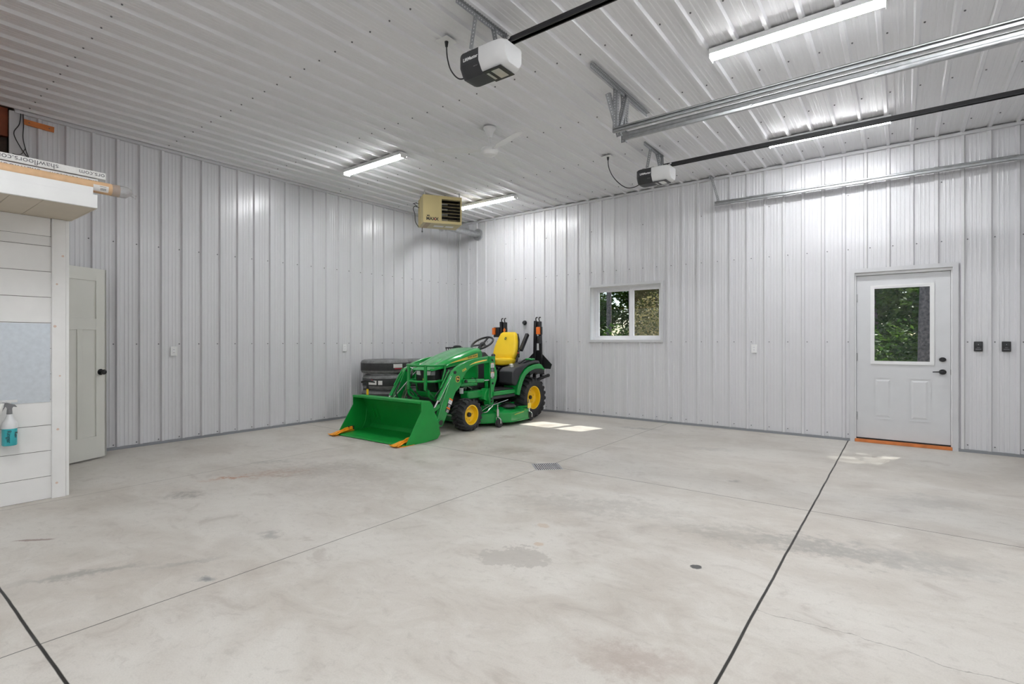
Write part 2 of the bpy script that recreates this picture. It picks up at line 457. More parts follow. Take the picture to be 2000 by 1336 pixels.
# hairline crack
cn = nz(3.2, 5, .6)
cr = math_('ABSOLUTE', math_('SUBTRACT', math_('SUBTRACT', math_('ADD', Y_, 5.19), math_('MULTIPLY', math_('SUBTRACT', cn.outputs['Fac'], .5), .16)), 0))
cf = math_('MULTIPLY', mrange(cr, .0012, .0042, .6, 0), math_('GREATER_THAN', X_, 6.76))
cf = math_('MULTIPLY', cf, mrange(n3.outputs['Fac'], .36, .52, .2, 1))
col = mixc(cf, col, (0.16, 0.15, 0.13, 1))
L(col, pr.inputs['Base Color'])
pr.inputs['Specular IOR Level'].default_value = 0.35
L(mrange(n2.outputs['Fac'], .3, .7, .38, .58), pr.inputs['Roughness'])
bmp = t.nodes.new('ShaderNodeBump'); bmp.inputs['Strength'].default_value = .25; bmp.inputs['Distance'].default_value = .004
hh = math_('SUBTRACT', math_('ADD', n3.outputs['Fac'], math_('MULTIPLY', n4.outputs['Fac'], .4)), math_('MULTIPLY', joint, 2.0))
L(hh, bmp.inputs['Height']); L(bmp.outputs[0], pr.inputs['Normal'])
M['floor'] = fm
b = B()
DC = (4.45, -3.45); DR = .195
# floor with a diamond hole for the drain
x0, x1, y0, y1 = -.2, XE+.1, YS-.1, .25
N, E_, S_, W_ = (DC[0], DC[1]+DR, 0), (DC[0]+DR, DC[1], 0), (DC[0], DC[1]-DR, 0), (DC[0]-DR, DC[1], 0)
a_, b_, c_, d_ = (x0, y0, 0), (x1, y0, 0), (x1, y1, 0), (x0, y1, 0)
for q in ((a_, b_, S_), (b_, E_, S_), (b_, c_, E_), (c_, N, E_), (c_, d_, N), (d_, W_, N), (d_, a_, W_), (a_, S_, W_)): b.face(q)
struct(b.done('floor', 'floor', smooth=0), 'stained pale concrete floor with saw-cut joints')

# trims
def trim(name, a, c, m='trim', label=None):
    b = B(); b.bb(a, c); return struct(b.done(name, m, smooth=0), label)
trim('trim_1', (0, -6.65, H-.055), (.045, 0, H-.023), 'trim', 'steel trim where the left wall meets the ceiling')
trim('trim_2', (0, -.045, H-.055), (XE, 0, H-.023), 'trim', 'steel trim where the back wall meets the ceiling')
b = B(); b.bb((0, -.05, 0), (.022, 0, H-.05)); b.bb((0, -.022, 0), (.05, 0, H-.05)); struct(b.done('trim_3', 'trim', smooth=0), 'steel corner trim')
trim('trim_4', (0, -6.69, 0), (.028, -6.56, H-.04), 'trim', 'steel trim at the end of the left wall sheet')
trim('baseboard_left', (0, -6.65, 0), (.027, 0, .032), 'basetrim', 'grey base channel of the left wall')
b = B(); b.bb((0, -.027, 0), (6.785, 0, .032)); b.bb((7.805, -.027, 0), (XE, 0, .032)); struct(b.done('baseboard_back', 'basetrim', smooth=0), 'grey base channel of the back wall')

# window
win = thing('window_1', 'white vinyl sliding window with two panes in the ribbed back wall', 'window'); win['kind'] = 'structure'
x0, x1, z0, z1 = WIN
b = B()
for a, c in (((x0-.035, -.034, z0+.004), (x0+.004, .0, z1-.004)), ((x1-.004, -.034, z0+.004), (x1+.035, .0, z1-.004)), ((x0-.035, -.034, z1-.004), (x1+.035, 0, z1+.035)), ((x0-.035, -.034, z0-.035), (x1+.035, 0, z0+.004))): b.bb(a, c)
b.done('window_trim', 'trim', win, smooth=0)
b = B()
b.bb((x0-.01, .0, z0-.01), (x0+.004, .20, z1+.01)); b.bb((x1-.004, .0, z0-.01), (x1+.01, .20, z1+.01)); b.bb((x0+.004, .0, z1-.004), (x1-.004, .20, z1+.01)); b.bb((x0+.004, .0, z0-.01), (x1-.004, .20, z0+.004))
b.done('window_jamb', 'white', win, smooth=0)
b = B()
def ring(b, x0, x1, z0, z1, w, y0, y1, wb=None):
    wb = wb or w
    b.bb((x0, y0, z0), (x0+w, y1, z1)); b.bb((x1-w, y0, z0), (x1, y1, z1)); b.bb((x0+w, y0, z1-w), (x1-w, y1, z1)); b.bb((x0+w, y0, z0), (x1-w, y1, z0+wb))
ring(b, x0, x1, z0, z1, .048, .10, .17, .045)
b.done('window_frame', 'vinyl', win, .002)
def sash(x0, x1, z0, z1, y):
    b = B(); ring(b, x0, x1, z0, z1, .034, y, y+.03); s_ = b.done('sash', 'vinyl', win, .002)
    b = B(); b.bb((x0+.03, y+.012, z0+.03), (x1-.03, y+.018, z1-.03)); b.done('pane', M['glass'], s_, smooth=0)
g = bpy.data.materials.new('window_glass'); g.use_nodes = True
gt = g.node_tree; gt.nodes.clear(); go = gt.nodes.new('ShaderNodeOutputMaterial'); gm = gt.nodes.new('ShaderNodeMixShader'); gtr = gt.nodes.new('ShaderNodeBsdfTransparent'); gg = gt.nodes.new('ShaderNodeBsdfGlossy')
gtr.inputs[0].default_value = (.94, .96, .95, 1); gg.inputs['Roughness'].default_value = 0.0; gm.inputs[0].default_value = 0.045
gt.links.new(gtr.outputs[0], gm.inputs[1]); gt.links.new(gg.outputs[0], gm.inputs[2]); gt.links.new(gm.outputs[0], go.inputs[0])
M['glass'] = g
sash(x0+.046, 3.750, z0+.04, z1-.045, .135)
sash(3.776, x1-.046, z0+.04, z1-.045, .103)
sm = bpy.data.materials.new('insect_screen_mesh'); sm.use_nodes = True
st_ = sm.node_tree; sp_ = st_.nodes['Principled BSDF']; sp_.inputs['Base Color'].default_value = (.30, .24, .17, 1); sp_.inputs['Roughness'].default_value = .8
so_ = st_.nodes['Material Output']; sm_ = st_.nodes.new('ShaderNodeMixShader'); sx_ = st_.nodes.new('ShaderNodeBsdfTransparent'); sl_ = st_.nodes.new('ShaderNodeBsdfTranslucent'); sl_.inputs[0].default_value = (.26, .20, .13, 1)
sa_ = st_.nodes.new('ShaderNodeMixShader'); st_.links.new(sp_.outputs[0], sa_.inputs[1]); st_.links.new(sl_.outputs[0], sa_.inputs[2])
sm_.inputs[0].default_value = .07; st_.links.new(sx_.outputs[0], sm_.inputs[1]); st_.links.new(sa_.outputs[0], sm_.inputs[2]); st_.links.new(sm_.outputs[0], so_.inputs[0])
b = B(); b.bb((3.79, .178, z0+.04), (x1-.03, .179, z1-.03)); b.done('insect_screen', sm, win, smooth=0)
b = B(); b.bb((3.738, .10, z0+.04), (3.790, .17, z1-.045)); b.done('mullion', 'vinyl', win, .002)
b = B(); b.bb((3.800, .092, 1.355), (3.812, .104, 1.385)); b.done('sash_latch', 'vinyl', win)

# entry door
dr = thing('door_1', 'white steel entry door with a half glass pane and black lever', 'door'); dr['kind'] = 'structure'
b = B()
for a, c in (((6.775, -.034, 0), (6.822, .0, 2.115)), ((7.765, -.034, 0), (7.815, .0, 2.115)), ((6.775, -.034, 2.115), (7.815, 0, 2.165))): b.bb(a, c)
b.done('door_trim', 'trim', dr, smooth=0)
b = B()
for a, c in (((6.80, .0, .036), (6.838, .20, 2.082)), ((7.752, .0, .036), (7.79, .20, 2.082)), ((6.80, .0, 2.082), (7.79, .20, 2.14))): b.bb(a, c)
b.done('door_frame', 'white', dr, smooth=0)
b = B(); b.bb((6.825, -.03, 0.001), (7.762, .20, .034)); b.done('threshold', 'woodo', dr, .002)
b = B(); b.bb((6.838, .03, .036), (7.752, .06, .052)); b.done('door_sweep', 'black', dr)
LX0, LX1, LZ0, LZ1 = 6.842, 7.749, .05, 2.078
gx0, gx1, gz0, gz1 = 7.01, 7.578, 1.0, 1.925
b = B()
b.bb((LX0, .035, LZ0), (gx0, .08, LZ1)); b.bb((gx1, .035, LZ0), (LX1, .08, LZ1)); b.bb((gx0, .035, LZ0), (gx1, .08, gz0)); b.bb((gx0, .035, gz1), (gx1, .08, LZ1))
for px0, px1 in ((7.005, 7.215), (7.36, 7.575)):
    pz0, pz1 = .295, .815
    ring(b, px0, px1, pz0, pz1, .012, .029, .036)
    b._add([(px0+.03, .035, pz0+.03), (px1-.03, .035, pz0+.03), (px1-.03, .035, pz1-.03), (px0+.03, .035, pz1-.03), (px0+.05, .029, pz0+.05), (px1-.05, .029, pz0+.05), (px1-.05, .029, pz1-.05), (px0+.05, .029, pz1-.05)], [(4,5,6,7),(0,1,5,4),(1,2,6,5),(2,3,7,6),(3,0,4,7)])
b.done('door_leaf', 'doorwhite', dr, smooth=0)
b = B(); ring(b, 6.985, 7.603, .975, 1.95, .020, .022, .036); ring(b, 7.0, 7.588, .99, 1.935, .026, .026, .036); lf = b.done('lite_frame', 'white', dr, .003)
b = B(); b.bb((7.0, .05, .99), (7.588, .056, 1.935)); b.done('glass_pane', M['glass'], dr, smooth=0)
def oval(b, c, rx, rz, y0, y1, n=24):
    b.prism([(c[0]+rx*math.cos(2*PI*i/n), y0, c[1]+rz*math.sin(2*PI*i/n)) for i in range(n)], (0, y1-y0, 0))
b = B(); oval(b, (7.678, 1.045), .033, .026, .012, .036); b.box((7.678, .006, 1.045), (.008, .018, .03)); b.done('deadbolt', 'black', dr, .002)
b = B(); oval(b, (7.678, .90), .035, .030, .014, .036); b.cyl((7.678, .036, .9), (7.678, -.03, .9), .011); b.tube([(7.678, -.028, .9), (7.64, -.032, .902), (7.585, -.03, .9)], [.009, .008, .006], 10); b.done('door_lever', 'black', dr, .001)
for z in (.32, 1.06, 1.80):
    b = B(); b.cyl((6.838, .028, z-.05), (6.838, .028, z+.05), .008); b.bb((6.838, .03, z-.05), (6.855, .034, z+.05)); b.done('hinge', 'galv', dr)
b = B(); b.bb((7.749, .022, .87), (7.758, .05, .93)); b.done('strike_plate', 'black', dr)

# interior panel door, standing open beside the shed
hinge = Vector((.79, -6.88, 0)); free = Vector((.388, -5.99, 0)); dv = (free-hinge).normalized(); wd = .81
hinge = free-dv*wd
ang = math.atan2(dv.y, dv.x)
d2 = thing('door_2', 'cream three panel interior door with black knob, standing open beside the shed', 'door', hinge, rz=ang); d2['kind'] = 'structure'
b = B(); b.bb((0, -.0175, .02), (wd, .0175, 2.03))
for sgn in (-1, 1):
    pass
leaf = b.done('door_leaf', 'doorcream', d2, .002)
# recessed shaker panels cut by building stiles proud of a thinner core
leaf.data.transform(Matrix.Diagonal((1, .55, 1, 1)))
b = B()
for y0, y1 in ((-.0195, -.009), (.009, .0195)):
    b.bb((0, y0, .02), (.11, y1, 2.03)); b.bb((wd-.11, y0, .02), (wd, y1, 2.03)); b.bb((.11, y0, 1.90), (wd-.11, y1, 2.03)); b.bb((.11, y0, .02), (wd-.11, y1, .25)); b.bb((.11, y0, 1.38), (wd-.11, y1, 1.50)); b.bb((.255, y0, .25), (.305, y1, 1.38)); b.bb((.505, y0, .25), (.555, y1, 1.38))
b.bb((wd-.02, -.0195, .02), (wd, .0195, 2.03))
b.done('door_stile', 'doorcream', d2, .0015)
b = B()
for sgn in (-1, 1):
    b.cyl((wd-.065, sgn*.018, .93), (wd-.065, sgn*.026, .93), .032, n=20); b.cyl((wd-.065, sgn*.026, .93), (wd-.065, sgn*.05, .93), .012); b.sph((wd-.065, sgn*.066, .93), .028, (1, .8, 1))
b.done('door_knob', 'black', d2)

# overhead doors (out of the photograph, behind the viewer's right shoulder)
for i, (ya, yb) in enumerate(((-3.03, -.29), (-6.28, -3.54))):
    b = B()
    for k in range(6): b.bb((XE+.02, ya-.05, .505*k), (XE+.07, yb+.05, .505*k+.50))
    struct(b.done('door_%d' % (3+i), 'white', smooth=0, bevel=.004), 'white sectional overhead door ' + ('nearest the back wall' if i == 0 else 'furthest from the back wall'))

# ------------------------------------------------------------------ ceiling strip lights
def make_light(x, y, label):
    r = thing('ceiling_light', label, 'ceiling light', (x, y, 3.64), 'strip lights on the ceiling')
    b = B(); b.bb((-.585, -.062, -.036), (.585, .062, 0)); b.bb((-.585, -.066, -.043), (.585, -.062, 0)); b.bb((-.585, .062, -.043), (.585, .066, 0)); b.bb((-.59, -.05, -.072), (-.583, .05, 0)); b.bb((.583, -.05, -.072), (.59, .05, 0)); b.done('light_housing', 'white', r, .003)
    for s_ in (-1, 1):
        b = B(); b.prism([(-.583, s_*.0225+.0215*math.cos(PI+PI*i/10), -.036+.026*math.sin(PI+PI*i/10)) for i in range(11)], (1.166, 0, 0)); b.done('led_tube', 'led', r)
    for x_ in (.55, -.55): b = B(); b.cyl((x_, .0, 0), (x_, .0, .018), .012, n=10); b.done('mount', 'white', r)
    return r
make_light(6.63, -3.43, 'large looking lit strip light on the ceiling at upper right, nearest the camera')
make_light(1.69, -3.43, 'lit strip light on the ceiling left of the ceiling fan')
make_light(1.69, -1.06, 'lit strip light on the ceiling just right of the beige heater')
make_light(6.62, -1.03, 'lit strip light behind the black opener rail near the back wall')
make_light(6.63, -5.80, 'added fill strip light overhead beside the camera, out of frame')  # unseen strips from here down are added as fill to even the brightness
make_light(6.63, -8.20, 'added fill strip light overhead behind the camera, out of frame')
make_light(8.05, -4.60, 'added fill strip light overhead right of the paired tracks, out of frame')
make_light(4.4, -9.80, 'added fill strip light overhead far behind the camera, out of frame')
make_light(4.2, -7.70, 'added fill strip light overhead behind the shed side, out of frame')

# ------------------------------------------------------------------ wall fittings
def outlet(name, label, cat, loc, axis, group=None, w=.072, h=.115):
    rz = 0 if axis == 'y' else PI/2
    r = thing(name, label, cat, loc, group, rz)
    b = B(); b.bb((-w/2, -.008, -h/2), (w/2, .0, h/2)); b.done('cover_plate', 'white', r, .002)
    b = B(); b.bb((-.017, -.011, -.034), (.017, -.007, .034)); rc = b.done('receptacle', 'vinyl', r, .001)
    for z in (-.018, .018):
        for x_ in (-.0065, .0065): b = B(); b.bb((x_-.0015, -.0118, z-.005), (x_+.0015, -.0108, z+.006)); b.done('slot', 'seam', rc)
    return r
outlet('wall_outlet', 'white outlet on the left wall nearest the open panel door', 'outlet', (.012, -5.19, 1.135), 'x', 'white wall outlets')
outlet('wall_outlet', 'white outlet on the left wall above the stacked tyres', 'outlet', (.012, -2.70, 1.15), 'x', 'white wall outlets')
outlet('wall_outlet', 'white outlet on the back wall between window and door', 'outlet', (5.65, -.012, 1.155), 'y', 'white wall outlets')
outlet('wall_outlet', 'white outlet on the back wall behind the tractor seat', 'outlet', (1.93, -.012, 1.17), 'y', 'white wall outlets')
for x, lab in ((7.985, 'black opener button panel on the back wall, nearer the door'), (8.215, 'black opener button panel on the back wall, at the right edge')):
    r = thing('wall_control', lab, 'wall control', (x, -.012, 1.20), 'black opener wall controls')
    b = B(); b.bb((-.037, -.016, -.055), (.037, 0, .055)); b.done('control_body', 'black', r, .004)
    b = B(); b.bb((-.028, -.02, .010), (.028, -.015, .044)); bt = b.done('push_button', 'darkgrey', r, .002)
    b = B(); b.cyl((0, -.0195, .022), (0, -.021, .022), .003, n=10); b.done('indicator', 'whiteink', bt)
    b = B(); b.bb((-.024, -.0175, -.034), (.024, -.0158, -.027)); b.done('light_bar', 'greyplas', r)
    b = B(); b.bb((-.012, -.0168, -.014), (.012, -.0158, -.010)); b.done('light_bar', 'greyplas', r)
r = thing('round_wall_fitting', 'small round black fitting on the back wall above the tractor', 'wall fitting', (1.72, -.012, 1.60))
b = B(); b.cyl((0, 0, 0), (0, -.02, 0), .042, n=24); b.done('flange', 'darkgrey', r, .003)
b = B(); b.cyl((0, -.02, 0), (0, -.05, 0), .034, .030, n=24); b.done('cap', 'black', r, .004)

# wood strip, cables, framing above the shed
b = B(); b.bb((.019, 0, -.028), (.04, .245, .028))
for y in (.045, .205): b.cyl((.04, y, 0), (.042, y, 0), .006, n=10, mi=1)
o = b.done('wood_strip', ['woodo', 'screw'], bevel=.002, loc=(0, -6.585, 3.535)); o.rotation_euler = (math.radians(-2), 0, 0)
tag(o, 'short orange wood strip screwed to the left wall under the ceiling', 'wood strip')
b = B()
for k, pts in enumerate(([(.035, -6.60, 3.68), (.05, -6.615, 3.5), (.06, -6.66, 3.38), (.05, -6.60, 3.24), (.05, -6.545, 3.15), (.05, -6.56, 3.13), (.05, -6.62, 3.145)],
                         [(.035, -6.59, 3.68), (.05, -6.585, 3.5), (.055, -6.59, 3.36), (.05, -6.57, 3.25), (.05, -6.55, 3.18), (.05, -6.54, 3.14), (.05, -6.60, 3.11)],
                         [(.05, -6.57, 3.26), (.06, -6.60, 3.19), (.06, -6.64, 3.17), (.055, -6.67, 3.175)])):
    b.tube(pts, .0045 if k < 2 else .003, 6, smoothpath=5)
tag(b.done('hanging_cable', 'black'), 'loose black cables hanging from the ceiling edge above the shed', 'cable')
b = B(); b.bb((-.14, -9.0, 3.36), (-.03, -6.69, 3.65)); tag(b.done('header_beam', 'woodd'), 'red-brown wooden header beam exposed at the top of the left wall', 'beam')
b = B()
n = 24
for i in range(n):
    for j in range(8):
        def pt(i, j):
            y = -9.0+(i/n)*2.31; z = 2.3+j/8*1.06
            return (-.09+.035*math.sin(i*2.1+j)*math.sin(j*1.7+i*.6), y, z)
        b.face([pt(i, j), pt(i+1, j), pt(i+1, j+1), pt(i, j+1)])
tag(b.done('insulation_batt', 'insul', smooth=60), 'dark brown insulation exposed under the wooden header beam', 'insulation')

# ------------------------------------------------------------------ floor drain
r = thing('floor_drain', 'square steel grate set diagonally in the floor where joints cross', 'drain', (DC[0], DC[1], 0), rz=PI/4)
hs = DR/math.sqrt(2)
b = B()
for a, c in (((-hs, -hs, -.08), (-hs+.012, hs, 0)), ((hs-.012, -hs, -.08), (hs, hs, 0)), ((-hs, -hs, -.08), (hs, -hs+.012, 0)), ((-hs, hs-.012, -.08), (hs, hs, 0))): b.bb(a, c)
b.done('drain_frame', 'galv', r)
b = B(); b.bb((-hs, -hs, -.10), (hs, hs, -.08)); b.done('drain_pit', 'ink', r)
b = B()
for k in range(13):
    x = -hs+.02+k*(2*hs-.04)/12
    b.bb((x-.0040, -hs+.012, -.005), (x+.0040, hs-.012, -.001))
b.bb((-hs, -.004, -.012), (hs, .004, -.007)); b.done('grate', 'trim', r)

# ------------------------------------------------------------------ ceiling fan
r = thing('ceiling_fan', 'white ceiling fan with a ribbed round motor, hanging mid ceiling', 'ceiling fan', (3.617, -3.35, 3.645))
b = B(); b.lathe([(0, 0), (.070, 0), (.071, -.012), (.055, -.03), (.038, -.07), (.026, -.115), (0, -.115)], (0, 0, 0), (0, 0, 1), 28); b.done('canopy', 'white', r)
b = B(); b.cyl((0, 0, -.11), (0, 0, -.21), .012); b.done('downrod', 'white', r)
b = B(); b.lathe([(0, -.165), (.018, -.165), (.022, -.20), (.040, -.235), (0, -.235)], (0, 0, 0), (0, 0, 1), 24); b.done('yoke_cover', 'white', r)
b = B(); b.lathe([(0, -.232), (.085, -.235), (.097, -.25), (.097, -.262), (.092, -.266), (.095, -.272), (.090, -.285), (.080, -.292), (.072, -.306), (.05, -.315), (0, -.317)], (0, 0, 0), (0, 0, 1), 36); b.done('motor', 'white', r)
for k in range(3):
    a0 = math.radians(-20+120*k); R_ = Matrix.Rotation(a0, 3, 'Z')
    b = B(); pts = [(.085, -.025), (.17, -.03), (.24, -.06), (.60, -.052), (.615, -.03), (.615, .03), (.60, .04), (.24, .055), (.17, .03), (.085, .025)]
    b.prism([R_ @ Vector((x, y, -.262+y*.15)) for x, y in pts], (0, 0, .003)); b.done('fan_blade', 'white', r)

# ------------------------------------------------------------------ unit heater
n_ = Vector((.837, -.547, 0)); w_ = Vector((.547, .837, 0))
fc = Vector((1.445, -1.887, 0)); HB, HT, HWD, HD = 3.135, 3.575, .625, .43
htr = thing('unit_heater', 'beige hanging garage heater with dark louvres near the corner', 'heater', fc-n_*HD/2+Vector((0, 0, HB)), rz=math.atan2(w_.y, w_.x))
hh_ = HT-HB; x2 = HWD/2; yb = HD/2    # local x along width, -y is the front
b = B()
lx0, lx1, lz0, lz1 = -.015, x2-.022, .045, hh_-.05
b.bb((-x2, -yb, 0), (lx0, yb, hh_)); b.bb((lx1, -yb, 0), (x2, yb, hh_)); b.bb((lx0, -yb, 0), (lx1, yb, lz0)); b.bb((lx0, -yb, lz1), (lx1, yb, hh_)); b.bb((lx0, .0, lz0), (lx1, yb, lz1), 1)
for a, c in (((lx0, -yb+.012, lz0), (lx0+.002, 0, lz1)), ((lx1-.002, -yb+.012, lz0), (lx1, 0, lz1)), ((lx0, -yb+.012, lz0), (lx1, 0, lz0+.002)), ((lx0, -yb+.012, lz1-.002), (lx1, 0, lz1))): b.bb(a, c, 1)
b.bb((-x2-.006, -.02, 0), (-x2, .0, hh_)); b.bb((-x2-.006, yb-.1, .0), (-x2, yb, hh_))
b.done('casing', ['beige', 'darkin'], htr, .004)
for k in range(7):
    z = lz0+.025+k*(lz1-lz0-.03)/6
    b = B(); R_ = Matrix.Rotation(math.radians(12), 3, 'X')
    b.box(((lx0+lx1)/2, -yb+.035, z), (lx1-lx0, .05, .004), R_); b.done('louver', 'beige', htr)
b = B()
for k in range(4): b.cyl((lx0+.01, -.05, lz0+.05+k*.085), (lx0+.13, -.05, lz0+.05+k*.085), .018, n=12)
b.done('heat_tube', 'galv', htr)
text('MAXX', 'lettering', .068, frame((-.165, -yb-.0015, .062), (1, 0, 0), (0, 0, 1)), 'ink', htr, bold=.0022)
text('MR.', 'lettering', .034, frame((-.225, -yb-.0015, .108), (1, 0, 0), (0, 0, 1)), 'ink', htr, bold=.0012)
text('X', 'lettering', .03, frame((-.125, -yb-.003, .060), (1, 0, 0), (0, 0, 1)), 'red', htr, bold=.001)
b = B(); b.bb((-x2+.05, -yb+.03, -.0015), (-x2+.13, yb-.03, 0)); b.done('tape_strip', 'tape', htr)
b = B(); b.bb((-.10, -.05, -.0015), (.06, .05, 0)); b.bb((.09, -.05, -.0015), (.22, .05, 0)); b.done('rating_label', 'label', htr)
for x in (-x2+.03, x2-.03):
    for y in (-yb+.04, yb-.04):
        b = B(); b.bar((x, y, hh_), (x, y, hh_+.075), .02, .006); b.done('hanger', 'galv', htr)
b = B(); b.tube([(-x2-.01, .1, .30), (-x2-.07, .14, .33), (-x2-.10, .12, .28), (-x2-.08, .1, .2), (-x2-.06, .15, .08), (-x2, .18, .0)], .006, 6, smoothpath=6)
b.tube([(-x2-.01, .1, .36), (-x2-.06, .1, .37), (-x2-.11, .1, .355)], .005, 6, smoothpath=4); b.tube([(-x2-.02, .1, .30), (-x2-.09, .1, .36)], .005, 6)
b.cyl((-x2+.06, .2, 0), (-x2+.06, .2, -.07), .006, n=8); b.cyl((-x2+.06, .2, -.05), (-x2+.06, .2, -.075), .012, n=8)
b.done('gas_line', 'black', htr)
r = thing('vent_pipe', 'galvanised vent pipe running from the beige heater into the wall', 'vent pipe', (.57, 0, 3.37))
b = B(); b.tube([(0, 0, 0), (0, -.5, 0), (.0, -.92, 0)], .058, 20); pa = b.done('pipe', 'galv', r)
b = B(); b.tube([(0, -.90, 0), (.03, -1.02, -.01), (.12, -1.15, -.06), (.27, -1.30, -.12), (.36, -1.38, -.13)], .063, 20, smoothpath=3)
for s_ in (-.91,): b.cyl((0, s_, 0), (0, s_-.02, 0), .068, n=20)
b.done('elbow', 'galv', r)
b = B(); b.lathe([(.058, -.03), (.115, -.03), (.118, -.0), (.058, 0)], (0, 0, 0), (0, 1, 0), 32); b.done('wall_flange', 'galv', r)

# ------------------------------------------------------------------ perforated angle helper
def angle_iron(b, p0, p1, w=.032, side=(1, 0, 0), other=(0, 1, 0), holes=True):
    """L-section with dark round holes shown as recessed discs on both legs"""
    p0, p1 = Vector(p0), Vector(p1); d = (p1-p0); L_ = d.length; d.normalize()
    s1 = Vector(side); s1 = (s1-d*s1.dot(d)).normalized(); s2 = d.cross(s1).normalized()
    if s2.dot(Vector(other)) < 0: s2 = -s2
    th = .0025
    for s_, q in ((s1, s2), (s2, s1)):
        m_ = (p0+p1)/2+s_*w/2
        R_ = Matrix((d, s_, q)).transposed(); b.box(m_, (L_, w, th), R_)
        if holes:
            n = int(L_/.026)
            for k in range(n):
                c = p0+d*(.013+k*.026)+s_*w*.55
                b.cyl(c-q*(th/2+.0006), c+q*(th/2+.0006), .0048, n=6, mi=1)
def make_opener(cx, cy, label, group):
    r = thing('garage_door_opener', label, 'garage door opener', (cx, cy, 0), group)
    # body profile in YZ (viewed along x); z between 3.20 and 3.40
    hw, zb, zt = .122, 3.20, 3.365
    prof = [(-hw, zt), (-hw, zb+.075), (-hw+.035, zb+.02), (-hw+.06, zb), (hw-.05, zb), (hw-.02, zb+.02), (hw, zb+.06), (hw, zt), (hw-.02, zt+.012), (-hw+.02, zt+.012)]
    def sec(x, s_=1.0, dz=0): return [(x, y*s_, zb+(z-zb)*(1-dz)+dz*.1) for y, z in prof]
    b = B(); b.loft([[*s_, s_[0]] for s_ in (sec(-.205, .80, .10), sec(-.185, .93, .03), sec(-.16), sec(-.01))]); b.done('dark_housing', 'darkgrey', r, .002, smooth=28)
    b = B(); b.loft([[*s_, s_[0]] for s_ in (sec(-.01, .995), sec(.12, .995), sec(.18, .96, .04), sec(.215, .80, .18))]); b.done('light_cover', 'diff', r, .002, smooth=40)
    b = B(); b.bb((-.01, -.085, zb-.004), (.165, .085, zb+.002)); b.done('lamp_window_frame', 'black', r, .003)
    b = B(); b.bb((.06, -.06, zb-.0055), (.13, .06, zb-.003)); b.bb((.01, -.05, zb-.0055), (.03, .05, zb-.003)); b.done('lamp_window', 'lens', r)
    text('LiftMaster', 'lettering', .034, frame((-.085, -hw-.001, zt-.055), (1, 0, 0), (0, 0, 1)), 'whiteink', r, bold=.0006)
    text('myQ', 'lettering', .02, frame((-.045, -hw+.012, zb+.051), (1, 0, 0), (0, .54, .84)), 'greyplas', r)
    b = B(); b.bb((-.15, -.02, 3.376), (.06, .02, 3.382)); b.bar((-.12, -.10, 3.382), (-.12, .10, 3.382), .03, .004); b.bar((.0, -.10, 3.382), (.0, .10, 3.382), .03, .004); b.done('mounting_plate', 'galv', r)
    b = B(); b.bb((.10, -.016, 3.375), (3.62, .016, 3.418)); b.bb((.10, -.025, 3.375), (3.62, .025, 3.382)); b.done('rail', 'blackmet', r, .002)
    b = B(); b.cyl((.20, -.036, 3.40), (.20, -.02, 3.40), .012, n=12); b.bb((.17, -.03, 3.375), (.19, .0, 3.40)); b.done('rail_bolt', 'chrome', r)
    b = B(); b.bb((3.58, -.04, 3.38), (3.66, .04, 3.45)); b.done('header_bracket', 'galv', r)
    return r
op1 = make_opener(4.89, -4.89, 'nearer black and white door opener with a long rail, upper centre', 'garage door openers')
op2 = copy_tree(op1); op2.location = (4.875, -1.66, 0); op2['label'] = 'smaller looking door opener nearer the back wall, cord hanging beside it'
# brackets for each opener
def opener_hanger(cy, label):
    r = thing('opener_hanger', label, 'hanger bracket', (4.84, cy, 0), 'perforated steel opener hangers')
    b = B(); angle_iron(b, (0, -.31, 3.638), (0, .31, 3.638), .038, (0, 0, -1), (1, 0, 0)); b.done('ceiling_angle', ['galvdark', 'ceil'], r)
    for (a, c) in (((-.02, -.10, 3.62), (-.065, -.10, 3.40)), ((-.02, .10, 3.62), (.03, .10, 3.40)), ((.0, .22, 3.62), (.05, .11, 3.40))):
        b = B(); angle_iron(b, a, c, .038, (0, 1, 0), (1, 0, 0)); b.done('strap', ['galvdark', 'ceil'], r)
opener_hanger(-4.89, 'perforated steel hanger above the nearer opener')
opener_hanger(-1.63, 'perforated steel hanger above the opener near the back wall')
# cords and ceiling outlets
def cord(base, path, label):
    r = thing('power_cord', label, 'cord', base, 'black opener cords')
    b = B(); b.cyl((0, 0, 0), (0, 0, -.04), .016, .010, n=10); b.done('plug', 'black', r)
    b = B(); b.tube([Vector(p)-Vector(base) for p in path], .0055, 7, smoothpath=6); b.done('wire', 'black', r)
cord((4.27, -1.74, 3.632), [(4.27, -1.74, 3.60), (4.28, -1.74, 3.50), (4.33, -1.73, 3.38), (4.42, -1.72, 3.27), (4.52, -1.71, 3.20), (4.62, -1.69, 3.20), (4.70, -1.68, 3.235)], 'black cord looping from the ceiling outlet to the far opener')
cord((4.42, -4.86, 3.632), [(4.42, -4.86, 3.60), (4.43, -4.86, 3.50), (4.48, -4.87, 3.38), (4.58, -4.88, 3.28), (4.70, -4.88, 3.27)], 'black cord from the ceiling outlet to the nearer opener')
for x, y, lab in ((4.27, -1.74, 'white ceiling outlet plate beside the far opener'), (4.42, -4.86, 'white ceiling outlet plate beside the nearer opener')):
    b = B(); b.bb((-.06, -.06, -.006), (.06, .06, 0)); tag(b.done('ceiling_outlet', 'white', bevel=.002, loc=(x, y, 3.638)), lab, 'outlet', 'ceiling outlet plates')

